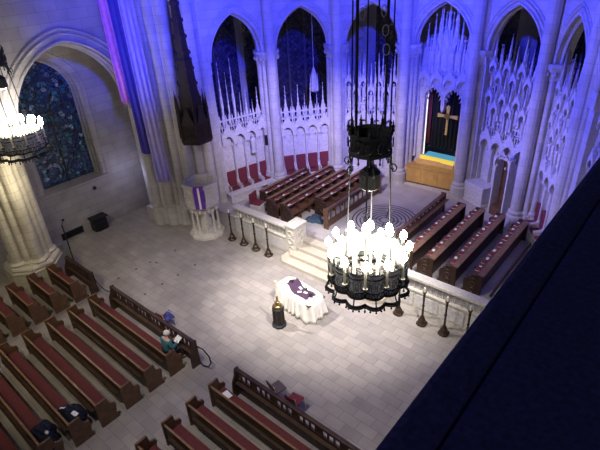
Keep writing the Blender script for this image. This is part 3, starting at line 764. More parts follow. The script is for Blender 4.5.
# ------------------------------------------------------------------ pews
END = [(-.05, 0), (.54, 0), (.54, .08), (.48, .12), (.50, .40), (.54, .50), (.51, .62), (.42, .64), (.34, .70), (.31, .95), (-.05, .95)]
def make_pew(L, label, grp, tallend=True):
    r = thing('church_pew', label, 'pew', (0,0,0), 0, grp)
    MB().box(.06, L-.06, 0, .035, .08, .82).build('back_panel', 'oak', r)
    MB().box(.06, L-.06, -.018, .045, .82, .865).build('back_rail', 'oak_edge', r, bevel=.008)
    MB().box(.06, L-.06, .035, .44, .36, .42).build('seat', 'oak', r)
    MB().box(.09, L-.09, .05, .45, .42, .50).build('seat_cushion', 'red', r, bevel=.025)
    MB().box(.09, L-.09, .036, .06, .50, .80).build('back_cushion', 'red', r, bevel=.01)
    for x in (0, L-.07): MB().extr([(x, y, z) for y, z in END], (.07, 0, 0)).build('pew_end', 'oak_mid', r, bevel=.012)
    MB().box(.3, L-.3, -.12, -.0, .50, .52).box(.3, L-.3, -.12, -.105, .50, .60).build('book_rack', 'oak', r)
    return r
ROWY = [5.47-.82*i for i in range(8)]
pL = make_pew(4.98, '', 'left block pews'); pR = make_pew(6.2, '', 'right block pews'); pS = make_pew(2.1, '', 'side aisle pews')
def nm(i): return ('front pew' if i == 0 else ORD[i]+' pew back')
for i in range(8):
    y = ROWY[i]
    extra = ['with a person in teal at its end', '', '', '', 'with a dark coat and papers at its end', 'with a dark coat and a shiny bag at its end', '', ''][i]
    l = 'long oak pew, red cushion, left block, %s%s' % (nm(i), ', person in teal on it' if i == 0 else '')
    if i == 0: pL.location = (-15.92, y, 0); pL['label'] = l
    else: dup(pL, (-15.92, y, 0), 0, l)
for i in range(5):
    y = 5.53-.835*i
    l = 'long dark oak pew, %s of the right block%s' % (nm(i), ' with a white booklet' if i == 0 else '')
    if i == 0: pR.location = (-8.98, y, 0); pR['label'] = l
    else: dup(pR, (-8.98, y, 0), 0, l)
for i in range(5):
    y = 5.47-.82*i
    l = 'short oak pew in the side aisle by the buff pillar, %s' % ('frontmost' if i == 0 else ORD[i]+' from the front')
    L = [2.1][0]
    if i == 0: pS.location = (-17.25-2.1, y, 0); pS['label'] = l
    else: dup(pS, (-17.25-2.1, y, 0), 0, l)

def pew_screen(x0, x1, y, h, label):
    r = thing('pew_front_screen', label, 'pew screen', (x0, y, 0)); L = x1-x0
    MB().box(0, L, -.03, .03, .06, h-.42).build('lower_panel', 'oak', r)
    MB().box(-.02, L+.02, -.06, .06, h-.10, h).build('top_rail', 'oak', r, bevel=.012)
    n = int(L/.20); mb = MB()
    for i in range(n+1):
        u = L*i/n; mb.box(u-.022, u+.022, -.025, .025, h-.42, h-.08)
    for i in range(n):
        u = L*(i+.5)/n; w = L/n/2
        mb.extr([(u-w, -.02, h-.08), (u+w, -.02, h-.08), (u+w, -.02, h-.20), (u+w*.5, -.02, h-.13), (u, -.02, h-.16), (u-w*.5, -.02, h-.13), (u-w, -.02, h-.20)], (0, .04, 0))
        if i % 4 == 3: mb.box(u-w, u+w, -.02, .02, h-.42, h-.1)
    mb.box(0, L, -.03, .03, h-.45, h-.40)
    mb.build('pierced_arcade', 'oak', r)
    MB().box(.05, L-.05, -.15, -.03, h-.52, h-.49).build('book_shelf', 'oak', r)
    for x in (-.04, L-.03): MB().extr([(x, yy, z) for yy, z in [(-.24, 0), (.09, 0), (.09, h), (-.06, h), (-.10, h-.25), (-.21, h-.45), (-.24, .35)]], (.07, 0, 0)).build('screen_end', 'oak', r, bevel=.01)
    return r
pew_screen(-15.65, -10.66, 6.33, 1.06, 'dark pierced oak screen before the front pew of the left block')
pew_screen(-8.66, -2.9, 6.36, 1.10, 'dark pierced oak screen before the front pew of the right block')
pew_screen(-19.3, -17.25, 6.33, 1.0, 'short dark oak screen before the side aisle pews')

# ------------------------------------------------------------------ choir stalls (local: length along +x, faces +y)
def make_stall(L, label, grp, cloth='hymnal'):
    r = thing('choir_stall', label, 'choir stall', (0,0,0), 0, grp)
    MB().box(.05, L-.05, -.02, .03, 0, .88).build('back_panel', 'oak', r)  # dark oak here paints the shade on the stall backs
    MB().extr([(0, -.17, .85), (0, .04, .90), (0, .04, .945), (0, -.17, .895)], (L, 0, 0)).build('desk_top', 'oak_edge', r, bevel=.01)
    MB().box(.2, L-.2, -.62, -.40, .04, .12).build('kneeler', 'oak', r, bevel=.02)
    MB().box(.05, L-.05, .03, .46, .36, .42).build('seat_board', 'choir_oak', r)
    n = 7; p = (L-.2)/n
    for i in range(n):
        MB().box(.10+p*i+.07, .10+p*(i+1)-.05, .06, .44, .42, .49).build('seat_cushion', cloth, r, bevel=.025)
        MB().box(.10+p*i+.09, .10+p*(i+1)-.09, .03, .07, .5, .78).build('back_cushion', cloth, r, bevel=.02)
    for i in range(n+1):
        x = .10+p*i
        MB().extr([(x-.02, 0, 0), (x-.02, .46, 0), (x-.02, .46, .42), (x-.02, .40, .62), (x-.02, .44, .70), (x-.02, .30, .72), (x-.02, .12, .80), (x-.02, 0, .80)], (.04, 0, 0)).build('arm_divider', 'choir_oak', r)
    for x in (-.04, L-.04):
        mb = MB(); mb.extr([(x, -.15, 0), (x, .55, 0), (x, .55, .12), (x, .48, .18), (x, .50, .60), (x, .38, .70), (x, .28, .78), (x, .24, .93), (x, -.02, .93), (x, -.15, .90)], (.08, 0, 0))
        for zz in (.25, .5, .82): mb.tube([(x+(.085 if x > 1 else -.005), .16+.09*cos(t), zz+.09*sin(t)) for t in [2*PI*k/10 for k in range(10)]], .02, 4, True)
        mb.build('stall_end', 'oak', r)
    MB().box(.06, L-.06, .05, .30, .80, .825).build('book_ledge', 'choir_oak', r)
    return r, n, p
SL = 4.75
st, NS, PP = make_stall(SL, '', 'choir stalls')
# right side: facing -x (rotate +90 deg: local x -> +y, local y -> -x)
rowsR = [-7.20, -6.35, -5.45, -4.50]; rowsL = [(-12.95, 15.75), (-13.85, 14.3), (-14.75, 14.3), (-15.65, 14.75)]
LF = {-15.65: .70}     # the outermost left row is shorter
def stall_world(side, xr, y0, lx, ly, lz_):
    if side == 'R': return (xr-ly, y0+lx, ZC+lz_)
    return (xr+ly, y0+(SL-lx)*LF.get(xr, 1), ZC+lz_)
stalls = []
for i, xr in enumerate(rowsR):
    y0 = 14.2
    l = 'brown choir stall with small red seats right of the chancel, %s row from the labyrinth' % ORD[i]
    if i == 0: st.location = (xr, y0, ZC); st.rotation_euler = (0, 0, PI/2); st['label'] = l
    else: dup(st, (xr, y0, ZC), PI/2, l)
    stalls.append(('R', xr, y0, i))
stb, _, _ = make_stall(SL, '', 'choir stalls', 'seat_brown')
for i, (xr, y0) in enumerate(rowsL):
    if i == 0: stb.location = (xr, y0+SL, ZC); stb.rotation_euler = (0, 0, -PI/2); stb['label'] = 'brown choir stall left of the chancel, first row from the labyrinth'
    else: q_ = dup(stb, (xr, y0+SL*LF.get(xr, 1), ZC), -PI/2, 'brown choir stall left of the chancel, %s row from the labyrinth' % ORD[i])
    if xr in LF: q_.scale = (LF[xr], 1, 1)
    stalls.append(('L', xr, y0, i))
st['group'] = 'choir stalls'
def choir_screen(x, y0, y1, label, flip):
    r = thing('choir_front_desk', label, 'choir desk', (x, y0, ZC)); L = y1-y0; s = -1 if flip else 1
    MB().box(-.03, .03, 0, L, .04, .30).build('lower_panel', 'choir_oak', r)
    MB().box(-.09, .09, -.02, L+.02, .90, .97).build('top_rail', 'choir_oak', r, bevel=.012)
    n = int(L/.36)
    for i in range(n+1):
        v_ = L*i/n; MB().lathe(0, v_, ((.045, .28), (.045, .36), (.03, .40), (.035, .7), (.05, .78), (.05, .92)), 8).build('baluster', 'choir_oak', r)
    mb = MB()
    for i in range(n):
        v_ = L*(i+.5)/n; w = L/n/2
        mb.extr([(-.02, v_-w, .92), (-.02, v_-w, .70), (-.02, v_-w*.6, .82), (-.02, v_, .87), (-.02, v_+w*.6, .82), (-.02, v_+w, .70), (-.02, v_+w, .92)], (.04, 0, 0))
    mb.build('arcade_head', 'choir_oak', r)
    MB().box(-.03, .03, 0, L, .28, .34).build('middle_rail', 'choir_oak', r)
    for v_ in (-.06, L-.02): MB().box(-.14 if s > 0 else -.10, .10 if s > 0 else .14, v_, v_+.08, 0, 1.02).build('desk_end', 'oak_mid', r, bevel=.015)
    MB().box(.03 if s > 0 else -.30, .30 if s > 0 else -.03, .05, L-.05, .74, .77).build('book_shelf', 'choir_oak', r)
    return r
choir_screen(-8.27, 14.9, 19.3, 'pierced oak front desk of the right choir beside the labyrinth', False)
choir_screen(-11.80, 14.9, 19.3, 'pierced oak front desk of the left choir beside the labyrinth', True)
# hymnals and white folders in the stalls
hy = thing('hymnal', '', 'book', (0,0,0), 0, 'red hymnals on the choir stalls')
MB().box(-.09, .09, -.13, .13, 0, .006).box(-.09, .09, -.13, .13, .034, .04).box(-.092, -.085, -.13, .13, 0, .04).build('book_cover', 'hymnal', hy)
MB().box(-.084, .082, -.122, .122, .006, .034).build('book_pages', 'paper', hy)
fo = MB(); fo.extr([(-.11, -.15, 0), (.11, -.15, 0), (.11, .15, 0), (-.11, .15, 0)], (0, 0, .012)); fo = fo.build('service_folder', 'paper')
firsth = True; firstf = True; rg = random.Random(3)
for side, xr, y0, row in stalls:
    sd = 'right' if side == 'R' else 'left'
    for i in range(NS):
        lx = .10+PP*(i+.5)
        nth = '%s choir, %s row, %s place from the altar end' % (sd, ORD[row], ORD[NS-1-i] if side == 'R' else ORD[i])
        p = stall_world(side, xr, y0, lx+rg.uniform(-.05, .05), .18, .827); lb = 'red hymnal on the ledge, '+nth
        if firsth: hy.location = p; hy.rotation_euler = (0, 0, rg.uniform(-.4, .4)); hy['label'] = lb; firsth = False
        else: dup(hy, p, rg.uniform(-.4, .4), lb)
        if side == 'R' or (i+row) % 2:
            p = stall_world(side, xr, y0, lx+.24+rg.uniform(-.03, .03), .20, .827); lb = 'white folder on the ledge, '+nth
            if firstf: fo.location = p; tag(fo, lb, 'folder', 'white folders on the choir ledges'); firstf = False
            else:
                q = fo.copy(); COL.objects.link(q); q.location = p; q['label'] = lb; q.rotation_euler = (0, 0, rg.uniform(-.5, .5)); q.scale = (.42, .5, 1)
fo.scale = (.42, .5, 1)
def heap(name, mat, c, r, label, cat, seed, n=26, sub=1, parent=None):
    rs = random.Random(seed)
    def fn(u, v):
        a = 2*PI*u; d = v; w = 1+.22*sin(3*a+seed)+.12*sin(7*a+2*seed)
        z = r[2]*(max(0, 1-d**2.2))*(1+.25*sin(5*a+seed)*d+.2*sin(9*d+seed))+.005
        return (c[0]+r[0]*d*w*cos(a), c[1]+r[1]*d*w*sin(a), c[2]+z)
    o = MB().sheet(fn, 36, 8).build(name, mat, parent, True, solid=.012)
    return tag(o, label, cat) if not parent else o
heap('folded_robe', 'dusk_blue', (-12.75, 15.25, ZC), (.46, .40, .16), 'dusty blue robe lying on the chancel floor by the left choir', 'robe', 2)

# ------------------------------------------------------------------ altar table, things on it
tb = thing('communion_table', 'long table under a white cloth in the middle of the crossing', 'table', (-9.82, 10.68, 0), math.radians(-7))
MB().box(-.96, .96, -.42, .42, .76, .80).build('table_top', 'oak_mid', tb)
for sx in (-.78, .78):
    for sy in (-.28, .28): MB().box(sx-.03, sx+.03, sy-.03, sy+.03, 0, .76).build('table_leg', 'oak_mid', tb)
def tc(u, v):
    # u around perimeter, v from centre to hem
    a = 2*PI*u
    def sq(a, hx, hy, p=5.):
        c, s = cos(a), sin(a); k = (abs(c/hx)**p+abs(s/hy)**p)**(-1/p); return k*c, k*s
    if v <= .5:
        x, y = sq(a, .98, .44); f = v/.5; return (x*f, y*f, .812)
    f = (v-.5)/.5
    wob = .055*f*sin(18*a+.6*sin(3*a))
    x, y = sq(a, .985+.09*f+wob*.9, .445+.09*f+wob)
    return (x, y, .812-.015*(f > 0)-.76*f+.03*f*sin(5*a))
cl = MB().sheet(tc, 160, 12).build('tablecloth', 'linen', None, True, solid=.006)
cl.location = (-9.82, 10.68, 0); cl.rotation_euler = (0, 0, math.radians(-7)); tag(cl, 'long white cloth draped to the floor over the table in the crossing', 'tablecloth')
def tpos(x, y):
    a = math.radians(-7); return (-9.82+x*cos(a)-y*sin(a), 10.68+x*sin(a)+y*cos(a))
x, y = tpos(-.02, .02)
rn = MB().sheet(lambda u, v: (-.68+1.3*u+.05*sin(9*v), -.24+.50*v+.06*sin(7*u+1), .01+.03*abs(sin(11*u+5*v))*abs(cos(9*v+4*u))), 30, 14).build('table_runner', 'deep_purple', None, True, solid=.008)
rn.location = (x, y, .815); rn.rotation_euler = (0, 0, math.radians(-16)); tag(rn, 'rumpled dark plum cloth spread along the white table', 'cloth')
for i, (px, py, sx, rz_) in enumerate([(-.42, -.02, 1, .3), (-.02, .08, 1.2, -.3), (.12, -.10, 1, .7), (.32, .02, 1, .1), (-.20, -.16, 1, -.5), (.52, -.18, 1.1, .2)]):
    x, y = tpos(px, py)
    o = MB().extr([(-.075*sx, -.045, 0), (.075*sx, -.045, 0), (.075*sx, .045, 0), (-.075*sx, .045, 0)], (0, 0, .006)).build('paper_card', 'paper'); o.location = (x, y, .875); o.rotation_euler = (0, 0, rz_)
    o.location.z = .86 if i in (1, 2, 3) else .823
    tag(o, 'white card on the table cloth, %s from its left end' % ['first', 'third', 'fourth', 'fifth', 'second', 'sixth'][i], 'card', 'white cards on the crossing table')
x, y = tpos(-.60, .12)
pt = thing('small_bowl', 'small dark bowl with lid at the left end of the white table', 'bowl', (x, y, .818))
MB().lathe(0, 0, ((.05, 0), (.08, .03), (.085, .06), (.07, .06)), 14).build('bowl_body', 'bronze', pt, True); MB().lathe(0, 0, ((.07, .06), (.05, .085), (.012, .095), (.012, .12)), 14).build('bowl_lid', 'bronze', pt, True)
x, y = tpos(.12, .20)
cs = thing('table_candle', 'short candle on a dark dish at the back of the white table', 'candle', (x, y, .818))
MB().lathe(0, 0, ((.07, 0), (.075, .015), (.03, .02), (.03, .05)), 14).build('candle_dish', 'bronze', cs); MB().lathe(0, 0, ((.025, .05), (.025, .24), (.006, .25)), 10).build('candle', 'wax', cs)
x, y = tpos(.72, -.10)
tr = thing('silver_plate', 'round silver plate at the right end of the white table', 'plate', (x, y, .818))
MB().lathe(0, 0, ((.06, 0), (.14, .012), (.145, .018), (.05, .008)), 20).build('plate_dish', 'tin', tr, True)
x, y = tpos(.60, .02)
bx = thing('small_box', 'small dark box beside the plate on the white table', 'box', (x, y, .818)); MB().box(-.05, .05, -.05, .05, 0, .10).build('box_body', 'deep_purple', bx, bevel=.006); MB().box(-.055, .055, -.055, .055, .10, .12).build('box_lid', 'bronze', bx, bevel=.006)
# paschal candle stand
pc = thing('paschal_candle_stand', 'black octagonal candle stand with gilt collar and tall candle before the white table', 'candle stand', (-9.80, 9.45, 0))
MB().lathe(0, 0, ((.27, 0), (.28, .08), (.23, .12), (.21, .20), (.20, .72), (.23, .80), (.17, .86)), 8, PI/8).build('stand_base', 'black', pc)
mb = MB()
for k in range(8):
    a = 2*PI*k/8; mb.box(-.01, .01, -.01, .01, 0, 0); mb.tube([(.215*cos(a+.39), .215*sin(a+.39), .14), (.21*cos(a+.39), .21*sin(a+.39), .80)], .018, 6)
    mb.tube([(.20*cos(a)-.05*cos(t)*sin(a), .20*sin(a)+.05*cos(t)*cos(a), .45+.2*sin(t)) for t in [2*PI*q/10 for q in range(10)]], .012, 4, True)
mb.build('stand_tracery', 'bronze', pc)
MB().lathe(0, 0, ((.18, .85), (.20, .89), (.12, .93), (.07, 1.0), (.09, 1.05), (.05, 1.1)), 12).build('gilt_collar', 'brass', pc, True)
MB().lathe(0, 0, ((.05, 1.06), (.045, 1.35)), 10).build('brass_socket', 'brass', pc); MB().lathe(0, 0, ((.040, 1.35), (.040, 1.98), (.01, 2.0)), 12).build('candle', 'wax', pc)

# ------------------------------------------------------------------ chairs, bag, booklet, person, coats
def chair(loc, rz_, label, mat):
    r = thing('stacking_chair', label, 'chair', loc, rz_)
    MB().box(-.21, .21, -.20, .20, .43, .49).build('seat', mat, r, bevel=.03)
    MB().extr([(-.20, -.21, .60), (.20, -.21, .60), (.19, -.25, .82), (-.19, -.25, .82)], (0, -.03, 0)).build('backrest', mat, r, bevel=.015)
    for sx in (-.21, .21):
        MB().tube([(sx, .22, 0), (sx*.95, .17, .43)], .012).build('leg', 'tin', r)
        MB().tube([(sx, -.24, 0), (sx*.95, -.19, .43), (sx*.95, -.26, .82)], .012).build('leg', 'tin', r)
    return r
M['chair_grey'] = plain('taupe chair vinyl', (.12, .085, .085), .6)
chair((-7.58, 6.98, 0), -.2, 'taupe stacking chair in front of the right pew screen, left of the red one', 'chair_grey')
chair((-6.86, 6.96, 0), .1, 'red stacking chair in front of the right pew screen', 'red_seat')
chair((-13.05, 6.85, 0), .1, 'red stacking chair holding a blue bag before the left pew screen', 'red_seat')
bg = thing('blue_bag', 'blue bag dropped on the chair before the left pew screen', 'bag', (-12.93, 6.90, .49))
heap('bag_body', 'blue_bag', (0, 0, 0), (.20, .17, .20), '', '', 5, parent=bg)
MB().tube([(-.1, .05, .16), (-.06, .1, .26), (.06, .1, .26), (.1, .05, .16)], .012, 6).build('bag_strap', 'blue_bag', bg)
o = MB().sheet(lambda u, v: (-.15+.3*u, -.11+.22*v, .006+.012*abs(u-.5)), 8, 2).build('open_booklet', 'paper', None, False, solid=.006)
o.location = (-8.55, 5.80, .512); o.rotation_euler = (0, 0, -.15); tag(o, 'white booklet lying on the front pew of the right block', 'booklet')

def skin(name, pts, edges, radii, mat, parent, root=0, sub=2):
    me = bpy.data.meshes.new(name); me.from_pydata(pts, edges, []); me.update()
    o = bpy.data.objects.new(name, me); COL.objects.link(o); me.materials.append(M[mat]); o.parent = parent
    md = o.modifiers.new('skin', 'SKIN'); md.use_smooth_shade = True
    for i, v_ in enumerate(me.skin_vertices[0].data):
        v_.radius = radii[i] if isinstance(radii[i], tuple) else (radii[i],)*2; v_.use_root = (i == root)
    s_ = o.modifiers.new('sub', 'SUBSURF'); s_.levels = s_.render_levels = sub
    return o
pe = thing('person', 'white haired person in teal jacket on the front left pew, holding a paper', 'person', (-11.42, 5.78, 0))
# seated body, facing +y
P_ = [(0,0,.60), (0,.01,.80), (0,.03,1.00), (0,.05,1.12), (0,.08,1.20), (-.10,.04,.58), (-.11,.40,.56), (-.11,.42,.10), (-.11,.54,.05), (.10,.04,.58), (.11,.40,.56), (.11,.42,.10), (.11,.54,.05),
      (-.18,.03,1.06), (-.25,.06,.82), (-.12,.30,.80), (.18,.03,1.06), (.25,.06,.82), (.12,.30,.80)]
E_ = [(0,1),(1,2),(2,3),(3,4),(0,5),(5,6),(6,7),(7,8),(0,9),(9,10),(10,11),(11,12),(2,13),(13,14),(14,15),(2,16),(16,17),(17,18)]
R_ = [(.16,.12),(.15,.11),(.16,.11),(.07,.07),(.05,.05),.09,.07,.05,.045,.09,.07,.05,.045,.07,.055,.04,.07,.055,.04]
body = skin('body', P_, E_, R_, 'skin', pe)
jk = skin('jacket', [P_[i] for i in (0,1,2,13,14,15,16,17,18)]+[(0,.04,1.08)], [(0,1),(1,2),(2,3),(3,4),(4,5),(2,6),(6,7),(7,8),(2,9)], [(.18,.15),(.175,.135),(.18,.13),.088,.07,.052,.088,.07,.052,.085], 'teal', pe)
tz = skin('trousers', [(0,.0,.59)]+[P_[i] for i in (5,6,7,9,10,11)], [(0,1),(1,2),(2,3),(0,4),(4,5),(5,6)], [(.17,.13),.105,.082,.06,.105,.082,.06], 'trouser', pe)
for sx in (-1, 1):
    MB().blob((sx*.11, .50, .05), (.05, .13, .05), 10, 6).build('shoe', 'black', pe, True)
mb = MB(); mb.blob((0, .13, 1.30), (.078, .098, .118), 18, 12); mb.blob((0, .226, 1.285), (.014, .022, .02), 8, 6)
for sx in (-1, 1): mb.blob((sx*.08, .12, 1.29), (.014, .025, .035), 8, 6)
mb.build('head', 'skin', pe, True)
mb = MB()
for sx in (-1, 1): mb.blob((sx*.03, .218, 1.31), (.011, .008, .008), 8, 6)
mb.build('eye', 'black', pe, True)
MB().blob((0, .219, 1.25), (.026, .008, .006), 8, 6).build('mouth', 'red_seat', pe, True)
mb = MB(); mb.blob((0, .10, 1.335), (.094, .10, .10), 18, 12, .05, random.Random(1)); mb.build('hair', 'white_hair', pe, True)
for sx in (-1, 1):
    hp = [(sx*.12,.30,.80), (sx*.105,.345,.805), (sx*.09,.39,.81)]
    he = [(0,1),(1,2)]; hr = [.028,.036,.030]
    for j, (ox, ln) in enumerate(((-.030, .062), (-.010, .075), (.010, .070), (.028, .055))):
        b = len(hp); hp += [(sx*.09+ox, .41, .815), (sx*.09+ox, .41+ln*.5, .822), (sx*.09+ox*1.05, .41+ln*.85, .808)]; he += [(2,b),(b,b+1),(b+1,b+2)]; hr += [.010,.0095,.008]
    b = len(hp); hp += [(sx*.09-sx*.04, .36, .825), (sx*.09-sx*.055, .395, .835)]; he += [(1,b),(b,b+1)]; hr += [.012,.010]
    skin('hand', hp, he, hr, 'skin', pe)
o = MB().extr([(-.11, -.15, 0), (.11, -.15, 0), (.11, .15, 0), (-.11, .15, 0)], (0, 0, .004)).build('paper_sheet', 'paper'); o.location = (-11.36, 6.22, .87); o.rotation_euler = (.5, 0, .1)
tag(o, 'white paper held by the person in teal', 'paper')

def coat(x, y, label, seed):
    r = thing('dark_coat', label, 'coat', (x, y, .51))
    heap('coat_body', 'navy_coat', (0, 0, 0), (.55, .30, .28), '', '', seed, parent=r)
    rs = random.Random(seed)
    mb = MB(); mb.tube([(-.35, .05, .10), (-.15, -.08, .24), (.1, -.02, .27), (.32, .10, .16), (.42, .16, .03)], [.06, .08, .08, .07, .05], 8); mb.build('coat_sleeve', 'navy_coat', r, True)
    mb = MB(); mb.tube([(-.1, .12, .2), (.05, .16, .25), (.2, .1, .22)], [.05, .06, .05], 8); mb.build('coat_collar', 'navy_coat', r, True)
    return r
coat(-11.55, ROWY[4]+.32, 'dark navy coat heaped on the fifth left pew with white papers', 3)
coat(-11.60, ROWY[5]+.32, 'dark navy coat heaped on the sixth left pew behind the other coat', 8)
for i, (x, y, z, s_, rz_, lb) in enumerate([(-11.78, ROWY[4]+.20, .80, 1.0, .9, 'narrow white paper at the left edge of the coat on the fifth left pew'), (-11.30, ROWY[4]+.32, .81, 1.25, .2, 'crumpled white paper on top of the coat on the fifth left pew')]):
    o = MB().sheet(lambda u, v: (-.08*s_+.16*s_*u, (-.05+.10*v)*(s_ if i else .5), .03*abs(sin(5*u+3*v))), 6, 4).build('white_paper', 'paper', None, False, solid=.004)
    o.location = (x, y, z); o.rotation_euler = (0, .1, rz_); tag(o, lb, 'paper')
o = thing('silver_purse', 'small shiny silver purse on the coat on the sixth left pew', 'purse', (-11.32, ROWY[5]+.34, .79))
MB().blob((0, 0, .03), (.075, .05, .045), 12, 8).build('purse_body', 'tin', o, True); MB().tube([(-.06, 0, .06), (0, 0, .10), (.06, 0, .06)], .008, 6).build('purse_clasp', 'tin', o)

# barrier rope, cable loop, microphone, music stand, side figure
def catenary(p, q, sag, n=16):
    p, q = Vector(p), Vector(q); return [p.lerp(q, t/n)+Vector((0, 0, -sag*4*(t/n)*(1-t/n))) for t in range(n+1)]
br = thing('barrier_rope', 'black rope hung across the side aisle between two pew screens', 'rope', (-16.45, 6.35, 0))
MB().tube(catenary((-.78, 0, .88), (.78, 0, .88), .38), .018, 8).build('rope_cord', 'rope', br, True)
mb = MB(); [mb.blob((s_*.79, 0, .88), (.03, .03, .03), 8, 6) for s_ in (-1, 1)]; mb.build('rope_hook', 'brass', br, True)
tag(MB().tube([(-10.62+.0, 6.36, .85), (-10.35, 6.42, .82), (-10.13, 6.46, .60), (-10.08, 6.46, .34), (-10.2, 6.42, .12), (-10.42, 6.38, .05), (-10.56, 6.36, .12)], .022, 8).build('barrier_rope', 'rope', None, True), 'black rope hanging in a loop from the aisle end of the left pew screen', 'rope')
ms = thing('microphone_stand', 'black microphone stand by the buff pillar', 'microphone stand', (-19.55, 6.66, 0))
MB().lathe(0, 0, ((.16, 0), (.16, .02), (.03, .05)), 16).build('stand_base', 'iron', ms); MB().tube([(0, 0, .03), (0, 0, 2.3)], .028).build('stand_pole', 'iron', ms)
MB().tube([(0, 0, 2.28), (-.02, .08, 2.42)], .016).build('microphone_clip', 'iron', ms); MB().blob((-.03, .12, 2.48), (.05, .06, .06), 10, 8).build('microphone_head', 'grille', ms, True)
gp = thing('music_stand', 'grey sheet metal stand beside the pillar behind the side pew screen', 'music stand', (-20.05, 6.72, 0), .5)
MB().box(-.16, .16, -.02, .02, .30, 1.20).build('stand_desk', 'grey_panel', gp, bevel=.01); MB().tube([(0, .03, .02), (0, .03, .98)], .015).build('stand_pole', 'iron', gp); MB().lathe(0, 0, ((.17, 0), (.17, .02), (.02, .04)), 12).build('stand_base', 'iron', gp)

# ------------------------------------------------------------------ chandeliers
def lobed(a): return 1+.075*abs(sin(6*a))
ch = thing('chandelier', '', 'chandelier', (0,0,0), 0, 'iron candle chandeliers')
# local z: 0 = lower tray
def lobed(a): return 1+.11*abs(sin(6*a))
def lobed2(a): return 1+.16*abs(sin(6*a))
N_ = 96
mb = MB()
prof = [(.62, .0), (.63, .14), (.615, .38), (.635, .52)]
rows = [[mb._p((r*lobed(2*PI*k/N_)*cos(2*PI*k/N_), r*lobed(2*PI*k/N_)*sin(2*PI*k/N_), z)) for k in range(N_)] for r, z in prof]
for A, B in zip(rows, rows[1:]):
    for k in range(N_): mb.f.append([A[k], A[(k+1) % N_], B[(k+1) % N_], B[k]])
mb.build('iron_band', 'iron_grey', ch, True, solid=.012)
mb = MB()
for r, z, t in ((.63, .0, .022), (.64, .13, .012), (.625, .40, .014), (.645, .52, .020)):
    mb.tube([(r*lobed(2*PI*k/N_)*cos(2*PI*k/N_), r*lobed(2*PI*k/N_)*sin(2*PI*k/N_), z) for k in range(N_)], t, 6, True)
for k in range(48):
    a = 2*PI*(k+.5)/48; r = .645*lobed(a); x, y = r*cos(a), r*sin(a)
    mb.tube([(x-.035*cos(t)*sin(a), y+.035*cos(t)*cos(a), .26+.09*sin(t)) for t in [2*PI*q/8 for q in range(8)]], .006, 4, True)
    mb.tube([(x-.030*cos(t)*sin(a), y+.030*cos(t)*cos(a), .07+.05*sin(t)) for t in [2*PI*q/8 for q in range(8)]], .008, 4, True)
    mb.frustum(x, y, .52, .60 if k % 2 else .66, .022, .003)
mb.build('band_tracery', 'iron', ch)
mb = MB()
for k in range(N_):
    a, b = 2*PI*k/N_, 2*PI*(k+1)/N_
    mb.f.append([mb._p((.655*lobed2(t)*cos(t), .655*lobed2(t)*sin(t), z)) for t, z in ((a, -.11), (a, -.17), (b, -.17), (b, -.11))])
mb.build('lower_hoop', 'iron', ch, True, solid=.012)
for k in range(12):
    a = 2*PI*(k+.5)/12
    MB().tube([(.70*cos(a), .70*sin(a), .04), (.755*cos(a), .755*sin(a), -.12)], .014, 6).build('hoop_tie', 'iron', ch)
mb = MB()
mb.tube([(.665*lobed2(2*PI*k/N_)*cos(2*PI*k/N_), .665*lobed2(2*PI*k/N_)*sin(2*PI*k/N_), -.175) for k in range(N_)], .020, 6, True)
for k in range(48):
    a = 2*PI*k/48; r = .665*lobed2(a); x, y = r*cos(a), r*sin(a); L_ = .15 if k % 4 == 0 else .08
    mb.lathe(x, y, ((.0, -.17-L_), (.022, -.17-L_*.75), (.008, -.17-L_*.45), (.022, -.17)), 6)
mb.build('drop_fringe', 'iron', ch)
mb = MB()
for k in range(6):
    a = PI/3*k; mb.tube([(0, 0, .10), (.66*cos(a), .66*sin(a), .06)], .018, 6)
mb.lathe(0, 0, ((.0, .0), (.10, .04), (.12, .12), (.04, .2)), 12)
mb.build('spider', 'iron', ch)
CB = MB(); CB.lathe(0, 0, ((.045, 0), (.05, .015), (.024, .03), (.024, 1.0)), 8); CB = mesh_only(CB, 'wax')
BU = MB(); BU.lathe(0, 0, ((.014, 0), (.052, .03), (.068, .075), (.052, .135), (.018, .185), (0, .20)), 10); BU = mesh_only(BU, 'bulb')
for k in range(23):
    if k < 12: a, r, z0, h = 2*PI*k/12, .705, .25, .36
    elif k < 19: a, r, z0, h = 2*PI*(k+.3)/7, .46, .25, .46
    else: a, r, z0, h = 2*PI*(k+.5)/4, .22, .25, .56
    cdl = share('candle', CB, 'wax', ch, (r*cos(a), r*sin(a), z0), (1, 1, h))
    b_ = share('bulb', BU, 'bulb', cdl, (0, 0, 1.0), (1, 1, 1/h))
for k in range(12):
    a = 2*PI*k/12
    MB().tube([(.62*cos(a), .62*sin(a), .20), (.68*cos(a), .68*sin(a), .18), (.705*cos(a), .705*sin(a), .25)], .014, 6).build('candle_bracket', 'iron', ch)
mb = MB()
mb.tube([(.47*cos(2*PI*k/24), .47*sin(2*PI*k/24), .24) for k in range(24)], .018, 6, True); mb.tube([(.25*cos(2*PI*k/16), .25*sin(2*PI*k/16), .24) for k in range(16)], .018, 6, True)
for k in range(4):
    a = PI/2*k+.2; mb.tube([(.25*cos(a), .25*sin(a), .24), (.64*cos(a), .64*sin(a), .24)], .014, 6)
mb.build('inner_ring', 'iron', ch)
ZU = 2.42      # crown ring
for k in range(4):
    a = PI/2*k+.45
    MB().tube([(.40*cos(a), .40*sin(a), .30), (.31*cos(a), .31*sin(a), ZU)], .014, 6).build('suspension_rod', 'iron', ch)
mb = MB()
